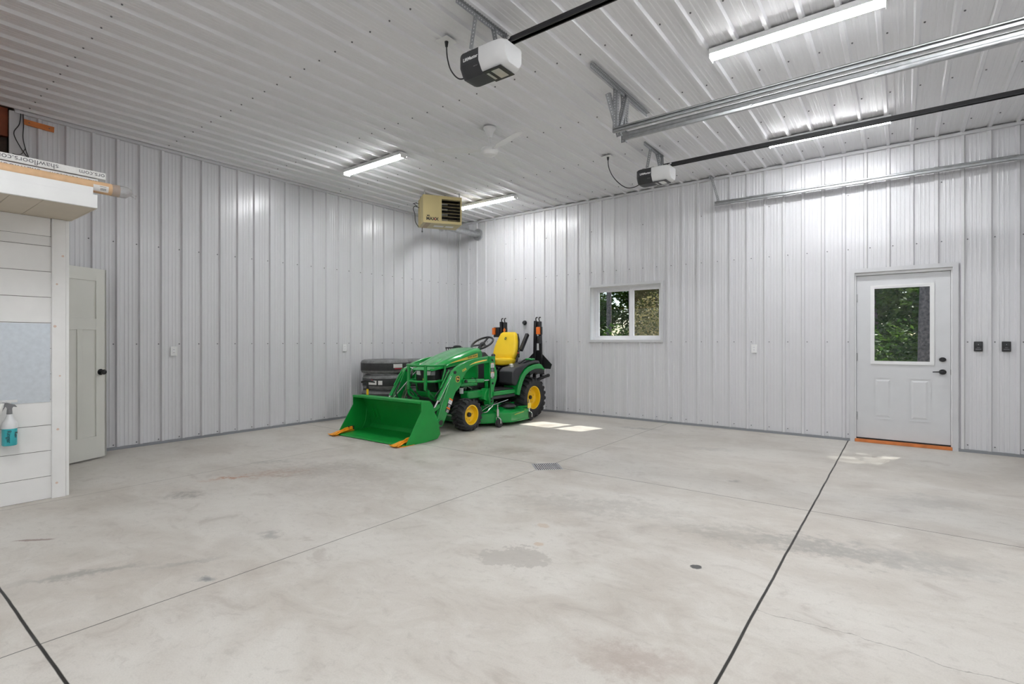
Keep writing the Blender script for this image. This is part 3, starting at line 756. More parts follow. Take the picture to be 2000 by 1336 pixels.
# tracks
def track(y, s_, label, zc=3.225):
    """horizontal door track, C-section opening towards s_ , with a curve down at the door end"""
    r = thing('door_track', label, 'door track', (5.15, y, zc), 'overhead door tracks')
    b = B(); L_ = 3.15
    for (a, c) in (((0, 0, -.023), (L_, .003*s_, .023)), ((0, 0, -.025), (L_, .028*s_, -.022)), ((0, 0, .022), (L_, .022*s_, .025)), ((0, .025*s_, -.025), (L_, .028*s_, -.014)), ((0, .019*s_, .014), (L_, .022*s_, .025))): b.bb(a, c)
    for x in (.35, 1.15, 2.0, 2.8): b.cyl((x, -.004*s_, 0), (x, .008*s_, 0), .009, n=8)
    b.done('rail', 'galv', r, .0)
    b = B(); b.bb((0, -.004*s_, .005), (L_, -.001*s_, .036)); b.bb((0, -.022*s_, .033), (L_, -.001*s_, .036)); b.done('stiffener_angle', 'galv', r)
    b = B(); R0 = .38; N_ = 10
    for k in range(N_):
        a0 = PI/2*k/N_; a1 = PI/2*(k+1)/N_
        p = [(L_+rr*math.sin(a), .0, -R0+rr*math.cos(a)) for rr, a in ((R0+.024, a0), (R0+.024, a1), (R0-.024, a1), (R0-.024, a0))]
        b.prism(p, (0, .003*s_, 0)); 
        for q in (0, 2): b.bar(((p[q][0]+0), .014*s_, p[q][2]), (p[q+1][0], .014*s_, p[q+1][2]), .028, .003, up=(0, 0, 1))
    b.bb((L_+R0-.034, 0, -zc+.02), (L_+R0+.034, .003*s_, -R0)); b.bb((L_+R0+.031, 0, -zc+.02), (L_+R0+.034, .03*s_, -R0)); b.done('curved_track', 'galv', r)
    return r
track(-3.385, -1, 'upper of the two parallel galvanised tracks running to upper right')
track(-3.195, 1, 'lower of the two parallel galvanised tracks running to upper right')
track(-.13, -1, 'single galvanised track along the back wall above the glazed door')
r = thing('track_hanger', 'perforated steel hanger holding the paired tracks', 'hanger bracket', (5.17, -3.28, 0), 'track hangers')
b = B(); angle_iron(b, (0, -.60, 3.638), (0, .63, 3.638), .034, (0, 0, -1), (1, 0, 0)); b.done('ceiling_angle', ['galvdark', 'ceil'], r)
for a, c in (((0, -.07, 3.65), (0, -.09, 3.22)), ((0, .09, 3.65), (0, .10, 3.18)), ((.02, .10, 3.62), (.02, -.07, 3.24)), ((-.05, -.14, 3.58), (.01, -.02, 3.20)), ((.0, .14, 3.60), (.0, .10, 3.22))):
    b = B(); angle_iron(b, a, c, .042, (0, 1, 0), (-1, 0, 0)); b.done('strap', ['galvdark', 'ceil'], r)
r = thing('track_hanger', 'perforated steel hanger at the end of the back wall track', 'hanger bracket', (5.19, -.15, 0), 'track hangers')
b = B(); angle_iron(b, (0, .01, 3.26), (-.10, .01, 3.62), .03, (0, 1, 0), (1, 0, 0)); b.done('strap', ['galvdark', 'ceil'], r)
b = B(); angle_iron(b, (-.10, -.06, 3.625), (-.10, .12, 3.625), .03, (0, 0, -1), (1, 0, 0)); b.done('ceiling_angle', ['galvdark', 'ceil'], r)

# ------------------------------------------------------------------ shed at the left
shed = thing('shed', 'white shiplap shed with overhanging roof at the left edge', 'shed', (1.84, -6.62, 0))
ox = Vector((1.84, -6.62, 0))
def L3(x, y, z): return (x-1.84, y+6.62, z)
SY = -9.4
b = B()
seams = [0.0]+[.18+.2045*k for k in range(0, 10)]+[2.10, 2.245]
for a, c in zip(seams, seams[1:]):
    b.bb(L3(1.80, SY, a+.002), L3(1.84, -6.70, c-.002))
b.bb(L3(1.80, SY, 0), L3(1.834, -6.70, 2.245), 1)
b.done('shiplap_siding', ['shiplap', 'seam'], shed)
b = B(); b.bb(L3(0.75, -6.66, 0), L3(1.83, -6.63, 2.245)); b.bb(L3(.05, -6.66, 2.06), L3(.80, -6.63, 2.245)); b.done('end_wall', 'shiplap', shed)
b = B(); b.bb(L3(1.79, -6.728, 0), L3(1.862, -6.642, 2.243)); b.done('corner_board', 'shiplap', shed, .002)
b = B(); b.bb(L3(1.79, -6.640, 0), L3(1.852, -6.618, 2.243)); b.done('corner_board', 'shiplap', shed, .002)
b = B(); b.bb(L3(1.838, SY, 2.10), L3(1.85, -6.735, 2.243)); b.done('frieze_board', 'shiplap', shed, .001)
b = B()
random.seed(3)
for z in (.12, .55, .98, 1.38, 1.72, 1.95):
    y = -6.685+random.uniform(-.025, .025); b.cyl(L3(1.8615, y, z), L3(1.8626, y, z), random.uniform(.006, .011), n=12)
b.done('knot', 'knot', shed)
b = B(); b.bb(L3(1.84, SY, .775), L3(1.845, -6.735, 1.402)); b.done('metal_panel', 'galvpanel', shed)
b = B()
ys = [-6.612, -6.80, -7.10, -7.40, -7.70, -8.0, -8.3]
ys = [-6.612, -6.905, -7.075, -7.36, -7.65, -8.0, -8.7, -9.4]
for a, c in zip(ys, ys[1:]): b.bb(L3(1.80, a-.0015, 2.245), L3(2.54, c+.0015, 2.257))
b.done('soffit', 'soffit', shed)
b = B(); b.bb(L3(1.80, SY, 2.262), L3(2.53, -6.615, 2.285)); b.bb(L3(.0, SY, 2.25), L3(1.80, -6.63, 2.285)); b.done('roof_deck', 'woodo', shed)
b = B(); b.bb(L3(2.53, SY, 2.243), L3(2.552, -6.610, 2.341)); b.done('fascia_board', 'fascia', shed, .002)
b = B(); b.bb(L3(2.53, SY, 2.341), L3(2.546, -6.634, 2.395)); b.done('fascia_board', 'fascia', shed, .002)
b = B(); b.bb(L3(1.86, -6.618, 2.243), L3(2.53, -6.606, 2.33)); b.done('end_fascia', 'soffit', shed, .001)

# tube and cartons on the shed roof
r = thing('cardboard_tube', 'long tan cardboard tube with clear plastic on its end, on the shed roof', 'tube', (2.482, -6.46, 2.414))
b = B(); b.tube([(0, -2.7, 0), (0, 0, 0)], .044, 28); b.done('tube_body', 'card', r)
b = B(); b.tube([(0, -.05, 0), (0, .02, 0), (0, .05, 0), (0, .068, -.004), (0, .08, -.012), (0, .095, -.02), (0, .11, -.022)], [.0455, .046, .044, .036, .012, .009, .016], 20, smoothpath=0); b.done('plastic_end', 'plasticwrap', r)
b = B()
def lab(b, y0, y1, a0, a1, rr, mi=0):
    n = 6
    for i in range(n):
        t0 = math.radians(a0+(a1-a0)*i/n); t1 = math.radians(a0+(a1-a0)*(i+1)/n)
        b.face([(rr*math.cos(t0), y0, rr*math.sin(t0)), (rr*math.cos(t0), y1, rr*math.sin(t0)), (rr*math.cos(t1), y1, rr*math.sin(t1)), (rr*math.cos(t1), y0, rr*math.sin(t1))], mi)
lab(b, -.168, -.075, -50, 12, .0447)
for k in range(9): lab(b, -.125+k*.004, -.1232+k*.004, -35, -12, .0450, 1)
lab(b, -.13, -.09, 0, 3, .0450, 1)
b.done('shipping_label', ['label', 'ink'], r)
def carton(yend, z0, z1, label, words, xf=2.36):
    r = thing('flooring_carton', label, 'carton', (xf-.10, yend, z0), 'white wrapped flooring cartons on the shed roof')
    b = B(); b.bb((-.10, -2.2, 0), (.0999, 0, z1-z0)); b.done('carton_body', 'boxwhite', r, .003)
    for w_, yy, sz, ss in words:
        text(w_, 'lettering', sz, frame((.1006, yy-yend, (z1-z0)*.5), (0, -1, 0), (0, 0, -1)), 'greyink', r, ext=.0003, align='LEFT', sx=ss)
# front face looks +x ; upside-down text: local x runs -y, local y runs -z
carton(-6.508, 2.512, 2.563, 'upper white flooring carton on the shed roof, lettering upside down', [('shawfloors.com', -6.79, .052, 1.05), ('ors.com', -6.515, .048, 1.0)])
carton(-6.555, 2.455, 2.508, 'lower white flooring carton half hidden behind the tan tube', [('shawfloors.com', -6.89, .052, 1.05), ('shawfloors.com', -6.56, .044, 1.0)], 2.35)
r = thing('roof_blocking', 'wooden blocking under the white cartons on the shed roof', 'lumber', (2.25, -7.9, 2.285))
b = B(); b.bb((-.08, -1.2, 0), (.08, 1.25, .17)); b.done('block', 'woodo', r)

# spray bottle and cloth on the shed wall
r = thing('wall_hook', 'white hook rail on the shed siding that carries bottle and cloth', 'hook', (1.845, -7.05, .80))
b = B(); b.bb((0, -.22, -.01), (.012, .12, .01)); b.tube([(.01, .04, 0), (.14, .06, 0)], .005, 8); b.tube([(.01, -.18, 0), (.14, -.18, 0)], .005, 8); b.tube([(.01, .05, 0), (.075, .05, 0), (.085, .05, .012)], .004, 8); b.tube([(.01, -.05, .005), (.09, -.05, .005)], .005, 8); b.done('hook_bar', 'white', r)
sp = thing('spray_bottle', 'spray bottle of teal liquid with grey trigger, hung on the shed wall', 'spray bottle', (1.925, -6.985, .475))
b = B(); b.lathe([(0, 0), (.040, 0), (.044, .006), (.044, .128), (0, .128)], (0, 0, 0), (0, 0, 1), 28); b.done('liquid', 'teal', sp)
b = B(); b.lathe([(.0445, .128), (.0445, .15), (.041, .175), (.026, .20), (.017, .225), (.015, .245), (0, .245)], (0, 0, 0), (0, 0, 1), 28); b.done('bottle_shoulder', 'milky', sp)
b = B(); b.cyl((0, 0, .235), (0, 0, .275), .0175, .015, n=16); b.prism([(-.007, -.055, .298), (-.007, -.05, .312), (-.007, -.01, .318), (-.007, .03, .305), (-.007, .042, .285), (-.007, .02, .29), (-.007, .012, .272), (-.007, -.012, .272), (-.007, -.02, .292)], (.016, 0, 0)); b.bar((0, -.025, .295), (0, -.045, .255), .012, .006); b.done('trigger', 'greyplas', sp, .002)
text('Ringer', 'lettering', .036, frame((.0435, -.010, .07), (0, 0, -1), (0, 1, 0)), 'ink', sp)
text('Rev', 'lettering', .030, frame((.034, .030, .08), (0, 0, -1), (-.5, .86, 0)), 'ink', sp)
b = B()
n = 14
for i in range(n):
    for j in range(6):
        def pt(i, j):
            y = -7.26+.238*i/n; z = .80-.30*j/6*(1-.10*i/n)
            return (1.985+.014*math.sin(i*1.1+j*.2)+.01*j/6, y-.055*(j/6)*(i/n), z)
        b.face([pt(i, j), pt(i+1, j), pt(i+1, j+1), pt(i, j+1)])
o = b.done('cleaning_cloth', 'cloth', smooth=70); md = o.modifiers.new('thick', 'SOLIDIFY'); md.thickness = .004
tag(o, 'white cloth hanging at the left edge beside the spray bottle', 'cloth')

# ------------------------------------------------------------------ stacked tyres
def make_tyre(loc, label, R=.383, h=.242, labels=(), group='truck tyres stacked by the left wall'):
    r = thing('tyre', label, 'tyre', loc, group)
    b = B()
    z = h
    prof = [(R*.60, .03), (R*.70, .012), (R*.86, .010), (R*.95, .022), (R*.985, .045), (R, .062), (R, z-.062), (R*.985, z-.045), (R*.95, z-.022), (R*.86, z-.010), (R*.70, z-.012), (R*.60, z-.03), (R*.56, z-.06), (R*.56, .06)]
    mis = [0, 0, 0, 0, 0, 1, 0, 0, 0, 0, 0, 0, 0, 0]
    b.lathe(prof, (0, 0, 0), (0, 0, 1), 56, mis=mis, closed=True)
    b.done('carcass', ['tyreside', 'tyreband'], r, smooth=50)
    for (a0, a1, z0, z1, m_) in labels:
        b = B(); n = 8
        for i in range(n):
            t0 = math.radians(a0+(a1-a0)*i/n); t1 = math.radians(a0+(a1-a0)*(i+1)/n); q = R+.0015
            b.face([(q*math.cos(t0), q*math.sin(t0), z0), (q*math.cos(t1), q*math.sin(t1), z0), (q*math.cos(t1), q*math.sin(t1), z1), (q*math.cos(t0), q*math.sin(t0), z1)])
        b.done('paper_label', m_, r)
    return r
TX, TY = .50, -2.27
facing = math.degrees(math.atan2(-7.829-TY, 7.306-TX))
for k, (dx, dy, lab_) in enumerate(((.02, .0, 'bottom tyre of the front stack, hidden low behind the bucket'), (.0, .02, 'second tyre from the floor in the stack beside the tractor'), (.025, .015, 'tyre with two small white labels, second from the top beside the tractor'), (.0, .0, 'top tyre of the stack beside the tractor, one wide white label'))):
    lb = ()
    if k == 3: lb = ((facing+20, facing+45, .105, .165, 'label'), (facing+23, facing+45, .085, .097, 'red'))
    if k == 2: lb = ((facing-48, facing-24, .085, .150, 'label'), (facing-20, facing-10, .085, .150, 'label'), (facing-44, facing-34, .152, .165, 'red'))
    make_tyre((TX+dx, TY+dy, .243*k), lab_, labels=lb)
for k in range(4):
    make_tyre((.47+.01*(k % 2), -1.46-.01*(k % 2), .238*k), 'tyre %s of the rear stack, mostly hidden behind the loader' % ('at the bottom', 'second from floor', 'third from floor', 'on top')[k], h=.238, R=.37, labels=(((facing+10, facing+30, .09, .16, 'label'),) if k == 3 else ()), group='truck tyres stacked behind the loader')
# toothed black head standing behind the hood
r = thing('landscape_rake', 'black toothed metal head standing upright behind the tractor hood', 'rake', (.60, -.78, 0))
b = B(); b.cyl((0, .12, 0), (0, .12, 1.12), .016, n=12); b.done('handle', 'black', r)
b = B(); b.bar((0, -.17, 1.135), (0, .28, 1.135), .02, .025); b.sph((0, .14, 1.15), .10, (.5, 1.1, .35)); b.done('head_bar', 'blackmet', r)
for k in range(8):
    b = B(); b.cyl((0, -.16+k*.06, 1.13), (0, -.15+k*.06, 1.05), .008, .006, n=8); b.done('tooth', 'blackmet', r)
# hammer-like tool behind the bucket
r = thing('sledge_hammer', 'black headed hammer with yellow handle standing behind the bucket', 'hammer', (1.13, -3.10, 0))
b = B(); b.cyl((0, 0, 0), (0, 0, .57), .014, .016, n=14); b.done('handle', 'yellow', r)
b = B(); b.cyl((0, 0, .57), (0, 0, .67), .018, .015, n=14); b.done('collar', 'black', r)
b = B(); b.tube([(-.075, -.05, .665), (-.03, -.02, .685), (.03, .02, .685), (.09, .06, .665)], [.014, .022, .022, .010], 12); b.done('hammer_head', 'blackmet', r)

# ------------------------------------------------------------------ tractor (front towards -y)
TR = thing('compact_tractor', 'green and yellow compact tractor with front bucket and mower deck in the corner', 'tractor', (1.88, -.95, 0))

def wheel(x, y, R, w, rimr, side, front):
    """side=+1 outer face towards +x"""
    c = (x, y, R)
    b = B()
    hw = w/2; a = (side, 0, 0)
    prof = [(rimr, -hw*.80), (rimr+.02, -hw*.95), (R*.80, -hw), (R*.88, -hw*.94), (R*.905, -hw*.74), (R*.915, 0), (R*.905, hw*.74), (R*.88, hw*.94), (R*.80, hw), (rimr+.02, hw*.95), (rimr, hw*.80)]
    b.lathe(prof, c, a, 48)
    n = 18 if front else 20
    for k in range(n):
        for sd in (-1, 1):
            th = 2*PI*(k+(.5 if sd > 0 else 0))/n
            er = Vector((0, math.sin(th), math.cos(th))); et = Vector((0, math.cos(th), -math.sin(th)))
            slant = .10*R*1.1
            def P(u, rr, tt): return Vector(c)+Vector((u, 0, 0))+er*rr+et*tt
            t0 = .022 if front else .028
            q = []
            for u, rr, sh in ((sd*.004, R*.995, slant), (sd*hw*.78, R*.99, 0), (sd*hw*1.03, R*.93, -slant*.50), (sd*hw*1.045, R*.83, -slant*.70)):
                q.append([P(u, rr*.90, sh-t0), P(u, rr, sh-t0*.7), P(u, rr, sh+t0*.7), P(u, rr*.90, sh+t0), P(u, rr*.90, sh-t0)])
            b.loft(q)
    tw = b.done('wheel', 'rubber', TR, smooth=40)
    b = B()
    ri = rimr
    o = hw*.80
    b.lathe([(ri+.004, o+.006), (ri-.010, o+.004), (ri-.014, o-.015), (ri*.92, o*.55), (ri*.86, o*.25), (ri*.80, o*.18), (ri*.52, o*.18), (ri*.46, o*.34), (ri*.24, o*.34), (0, o*.34)], c, a, 40)
    b.lathe([(ri+.004, -o-.004), (ri*.95, -o), (ri*.86, o*.1)], c, a, 40)
    rm = b.done('rim', 'yellow', tw, smooth=40)
    b = B()
    for k in range(5 if front else 6):
        th = 2*PI*k/(5 if front else 6)+.3; rr = ri*.62
        p = Vector(c)+Vector((side*o*.18, rr*math.sin(th), rr*math.cos(th))); b.cyl(p, p+Vector((side*.012, 0, 0)), .009, n=6)
    b.done('lug_nut', 'chrome', tw)
    b = B(); p = Vector(c)+Vector((side*o*.33, 0, 0)); b.cyl(p, p+Vector((side*(.032 if front else .028), 0, 0)), .034, .030, n=20); b.done('hub_cap', 'black', tw, .004)
for sd in (1, -1):
    wheel(sd*.51, -1.41, .225, .21, .138, sd, True)
    wheel(sd*.475, .13, .335, .29, .185, sd, False)

# chassis and engine bay
b = B(); b.bb((-.14, -1.72, .30), (.14, .30, .46)); b.bb((-.10, -1.45, .20), (.10, -1.37, .34)); b.bb((-.20, -.15, .25), (.20, .40, .60)); b.done('chassis', 'blackmet', TR, .01)
b = B(); b.cyl((-.44, -1.41, .225), (.44, -1.41, .225), .04); b.cyl((-.40, .13, .335), (.40, .13, .335), .07); b.sph((0, -1.41, .23), .10, (1, 1, .9)); b.done('axle', 'blackmet', TR)
b = B(); b.tube([(.12, -1.56, .22), (.42, -1.52, .215)], .011, 8); b.cyl((.24, -1.54, .218), (.34, -1.53, .217), .017, n=10); b.done('steering_rod', 'chrome', TR)
random.seed(11)
b = B(); b.bb((-.20, -1.55, .40), (.20, -.80, .86))
for k in range(26):
    s_ = random.choice((1, 1, -1)); b.box((s_*random.uniform(.19, .26), random.uniform(-1.42, -.92), random.uniform(.45, .74)), (random.uniform(.03, .08), random.uniform(.03, .12), random.uniform(.03, .09)))
b.done('engine', 'blackmet', TR, .006)
b = B()
for k in range(9):
    y = random.uniform(-1.35, -1.0); z = random.uniform(.50, .72); b.cyl((.25, y, z), (.30, y+.01, z), random.uniform(.008, .02), n=10)
b.tube([(.27, -1.38, .62), (.31, -1.30, .56), (.30, -1.2, .60), (.31, -1.08, .55)], .008, 8, smoothpath=4); b.done('engine_fittings', 'galv', TR)
b = B(); b.box((.30, -1.19, .645), (.025, .10, .02), Matrix.Rotation(.2, 3, 'X')); b.done('red_clip', 'red', TR, .003)
b = B(); b.cyl((.33, -1.33, .50), (.33, -1.33, .58), .03, n=16); b.done('fluid_bottle', 'milky', TR, .004)

# hood
def hood_top(y):
    pts = [(-1.78, .865), (-1.74, .895), (-1.60, .955), (-1.45, 1.015), (-1.30, 1.062), (-1.10, 1.115), (-.95, 1.15), (-.86, 1.165), (-.80, 1.155)]
    for (a, za), (c, zc) in zip(pts, pts[1:]):
        if y <= c: return za+(zc-za)*(y-a)/(c-a)
    return pts[-1][1]
def hood_w(y): return .205+.085*min(1, max(0, (y+1.78)/.55))**.7
def hood_low(y): return .845 + (.925-.845)*min(1, max(0, (y+1.78)/.55)) + (.055)*max(0, (y+1.23)/.40)
secs = []
for y in (-1.80, -1.78, -1.74, -1.66, -1.55, -1.40, -1.25, -1.10, -.98, -.90, -.84, -.815):
    w = hood_w(max(y, -1.78)); zt = hood_top(max(y, -1.78)); zl = hood_low(max(y, -1.78))
    if y == -1.80: w *= .94; zt -= .012
    if y == -.815: w *= .97; zt -= .01
    st = zt-.055 if zt-.055 > zl else zl+.006
    half = [(w, zl), (w+.004, (zl+st)/2), (w, st), (w*.94, st+.022), (w*.80, zt-.012), (w*.62, zt-.004), (w*.56, zt-.007), (w*.30, zt), (0, zt+.003)]
    secs.append([(x, y, z) for x, z in half]+[(-x, y, z) for x, z in reversed(half[:-1])])
b = B(); b.loft(secs, cap=True); hood = b.done('hood', 'green', TR, smooth=32)
# yellow hood stripe with lettering on both sides
for sd in (1, -1):
    b = B(); n = 16; lo = []; up = []
    for i in range(n+1):
        t_ = i/n; y = -1.50+.57*t_
        zlo = .938+(1.018-.938)*t_**.9; zup = zlo+.004+.052*t_**.75
        x = sd*(hood_w(y)+.0055)
        lo.append((x, y, zlo)); up.append((x-sd*.0015, y, zup))
    for i in range(n): b.face([lo[i], lo[i+1], up[i+1], up[i]])
    b.done('hood_stripe', 'decalyel', hood)
    if sd > 0:
        text('JOHN DEERE', 'lettering', .036, frame((hood_w(-1.05)+.0075, -1.05, 1.030), (0, 1, .13), (0, -.13, 1)), 'ink', hood, sx=1.0)
# lower side panels and black belt under the hood
for sd in (1, -1):
    b = B(); b.prism_x([(-1.62, .845), (-1.20, .925), (-.83, .985), (-.83, .90), (-1.30, .84), (-1.62, .74)], sd*.20, sd*.275); b.done('side_screen', 'black', TR, .004)
    b = B(); b.prism_x([(-1.42, .80), (-1.25, .88), (-.90, .90), (-.90, .70), (-1.18, .70), (-1.36, .76)], sd*.22, sd*.285); b.prism_x([(-1.40, .66), (-.93, .70), (-.93, .655), (-1.38, .62)], sd*.25, sd*.32)
    b.done('side_panel', 'green', TR, .006)
    b = B(); b.bb((sd*.27, -1.30, .42), (sd*.43, -.93, .535)); b.done('frame_cover', 'green', TR, .02)
    b = B(); b.prism_x([(-1.70, .72), (-1.42, .72), (-1.36, .56), (-1.48, .50), (-1.66, .50)], sd*.215, sd*.255); b.done('front_panel', 'green', TR, .006)

# grille, lights, emblem
b = B()
b.loft([[(-.185, -1.60, z0), (-.185, yf+.03, z0), (-.12, yf, z0), (.12, yf, z0), (.185, yf+.03, z0), (.185, -1.60, z0), (-.185, -1.60, z0)] for z0, yf in ((.535, -1.70), (.60, -1.735), (.70, -1.755), (.86, -1.765))])
gr = b.done('grille', 'black', TR, .006)
b = B()
for k in range(15):
    x = -.105+k*.015; b.bar((x, -1.706, .56), (x, -1.757, .70), .004, .006)
b.done('grille_slats', 'blackmet', gr)
for sd in (1, -1):
    b = B(); b.prism([(sd*.055, -1.772, .775), (sd*.135, -1.765, .78), (sd*.145, -1.760, .84), (sd*.065, -1.770, .84)], (0, .02, 0)); b.done('headlight', 'lens', TR, .004)
    b = B(); b.prism([(sd*.14, -1.760, .775), (sd*.186, -1.735, .78), (sd*.190, -1.73, .845), (sd*.148, -1.758, .845)], (0, .02, 0)); b.done('side_lamp', 'greyplas', TR, .003)
def emblem(o, xd, yd, s_, parent, border='decalyel', back='ink', fig='decalyel'):
    m_ = frame(o, xd, yd); n = 20
    def ell(rx, ry, dz, m):
        b = B(); b.prism([m_ @ Vector((rx*(abs(math.cos(t))**.7)*(1 if math.cos(t) > 0 else -1), ry*(abs(math.sin(t))**.7)*(1 if math.sin(t) > 0 else -1), dz)) for t in [2*PI*i/n for i in range(n)]], (m_.to_3x3() @ Vector((0, 0, .0015)))); return b.done('badge', m, parent, smooth=0)
    ell(s_, s_*1.08, 0, border); ell(s_*.84, s_*.92, .001, back)
    # leaping animal silhouette
    p = [(-.62,.05),(-.45,.28),(-.30,.30),(-.25,.50),(-.05,.55),(-.12,.36),(.0,.22),(.35,.16),(.55,.05),(.62,-.40),(.48,-.42),(.42,-.10),(.10,-.12),(-.10,-.10),(-.30,-.42),(-.45,-.40),(-.28,-.08),(-.35,.08)]
    b = B(); b.prism([m_ @ Vector((x*s_*.95, y*s_*.95, .0025)) for x, y in p], (m_.to_3x3() @ Vector((0, 0, .001)))); b.done('badge_figure', fig, parent, smooth=0)
emblem((0, -1.757, .715), (1, 0, 0), (0, 0.05, 1), .024, gr, 'decalyel', 'green', 'decalyel')
b = B(); b.loft([[(-w, y, z), (-w*.9, y-.06, z), (w*.9, y-.06, z), (w, y, z), (-w, y, z)] for w, y, z in ((.13, -1.60, .44), (.20, -1.64, .49), (.21, -1.66, .54))]); b.done('chin_panel', 'green', TR, .006)

# brush guard
GR = .017
def gt(b, pts, r=GR, sp=4): b.tube(pts, r, 10, smoothpath=sp)
b = B()
gt(b, [(-.27, -1.60, .92), (-.27, -1.74, .92), (-.25, -1.84, .92), (-.17, -1.88, .92), (0, -1.89, .915), (.17, -1.88, .92), (.25, -1.84, .92), (.27, -1.74, .92), (.27, -1.60, .92)])
gt(b, [(-.27, -1.66, .70), (-.26, -1.80, .70), (-.19, -1.87, .70), (0, -1.88, .69), (.19, -1.87, .70), (.26, -1.80, .70), (.27, -1.66, .70)])
for sd in (-1, 1):
    gt(b, [(sd*.27, -1.62, .92), (sd*.275, -1.61, .86), (sd*.275, -1.66, .72), (sd*.27, -1.66, .68)])
    b.bb((sd*.17-.022, -1.895, .58), (sd*.17+.022, -1.875, .93)); b.bar((sd*.17, -1.885, .60), (sd*.17, -1.74, .47), .044, .02)
    gt(b, [(sd*.20, -1.86, .58), (sd*.20, -1.84, .50), (sd*.17, -1.74, .44), (sd*.15, -1.66, .42)], .02)
b.done('brush_guard', 'green', TR, smooth=40)

# console, wheel, levers
b = B(); b.loft([[(-w, y0, z), (w, y0, z), (w, y1, z), (-w, y1, z), (-w, y0, z)] for w, y0, y1, z in ((.19, -.83, -.55, .52), (.20, -.83, -.52, .90), (.19, -.83, -.50, 1.0), (.12, -.78, -.54, 1.09))]); b.done('dash_console', 'black', TR, .02)
b = B(); b.cyl((0, -.62, 1.03), (0, -.50, 1.20), .035, .028); b.done('steering_column', 'black', TR)
sc_ = Vector((0, -.475, 1.225)); tl = Matrix.Rotation(math.radians(32), 3, 'X')
b = B(); b.tube([sc_+tl @ Vector((.185*math.cos(t), .185*math.sin(t), 0)) for t in [2*PI*i/40 for i in range(40)]], .0165, 10, closed=True)
for a in (90, 210, 330):
    t_ = math.radians(a); b.bar(sc_+tl @ Vector((0, 0, -.02)), sc_+tl @ Vector((.18*math.cos(t_), .18*math.sin(t_), 0)), .035, .012, up=tl @ Vector((0, 0, 1)))
b.cyl(sc_+tl @ Vector((0, 0, -.035)), sc_+tl @ Vector((0, 0, .004)), .045, .04, n=20); b.done('steering_wheel', 'black', TR, smooth=40)
b = B(); b.tube([(.24, -.55, .80), (.25, -.52, .96), (.25, -.50, 1.0)], .010, 8); b.sph((.25, -.50, 1.03), .035, (1, 1, .9)); b.done('loader_joystick', 'black', TR)

# seat
b = B(); b.bb((-.20, -.22, .60), (.20, .18, .82)); b.box((0, 0, .84), (.34, .40, .05)); b.cyl((-.12, -.1, .5), (-.12, -.1, .8), .03); b.done('seat_base', 'black', TR, .012)
def superpad(b, secs): b.loft([[*s_, s_[0]] for s_ in secs])
def rrect(cx, w, h, cz, r, n=5):
    out = []
    for (sx_, sz_, a0) in ((1, 1, 0), (-1, 1, 90), (-1, -1, 180), (1, -1, 270)):
        for k in range(n+1):
            a = math.radians(a0+90*k/n); out.append((cx+sx_*(w-r)+r*math.cos(a), cz+sz_*(h-r)+r*math.sin(a)))
    return out
b = B()
secs = []
for y, w, h, cz in ((-.34, .15, .022, .925), (-.335, .19, .040, .925), (-.30, .225, .058, .925), (-.20, .235, .060, .918), (-.05, .235, .055, .912), (.08, .235, .062, .915), (.14, .225, .05, .92)):
    secs.append([(x, y, z) for x, z in rrect(0, w, h, cz, min(h*.9, .045))])
superpad(b, secs); st = b.done('seat_cushion', 'seatyel', TR, .0, smooth=50)
b = B(); secs = []
for z, y, w, h in ((.93, .10, .20, .045), (.96, .10, .225, .058), (1.05, .125, .235, .058), (1.15, .155, .235, .052), (1.25, .19, .215, .050), (1.34, .22, .185, .046), (1.39, .235, .160, .040), (1.415, .24, .125, .024)):
    secs.append([(x, y+yy, z) for x, yy in rrect(0, w, h, 0, min(h*.9, .04))])
superpad(b, secs); bk = b.done('backrest', 'seatyel', TR, smooth=50)
b = B(); b.loft([[(-w, y+.05, z), (w, y+.05, z), (w, y+.075, z), (-w, y+.075, z), (-w, y+.05, z)] for z, y, w in ((.90, .12, .22), (1.10, .15, .235), (1.28, .205, .205), (1.39, .24, .15))]); b.done('backrest_shell', 'black', TR, .01)
emblem((.0, .139, 1.305), (1, 0, 0), (0, .33, 1), .021, bk, 'green', 'ink', 'decalyel')
for sd in (1, -1):
    b = B(); b.bar((sd*.265, .22, 1.10), (sd*.275, .40, 1.38), .055, .06, up=(0, -1, .3)); b.tube([(sd*.25, .20, 1.12), (sd*.24, .17, 1.02)], .016, 8); b.done('armrest', 'black', TR, .014)
b = B(); b.tube([(.26, .05, .86), (.29, .10, 1.0)], .013, 8); b.box((.295, .11, 1.02), (.03, .04, .07)); b.done('seat_belt_latch', 'black', TR, .006)
b = B(); b.sph((.295, .10, 1.062), .014, (1, 1, .8)); b.done('belt_button', 'red', TR)

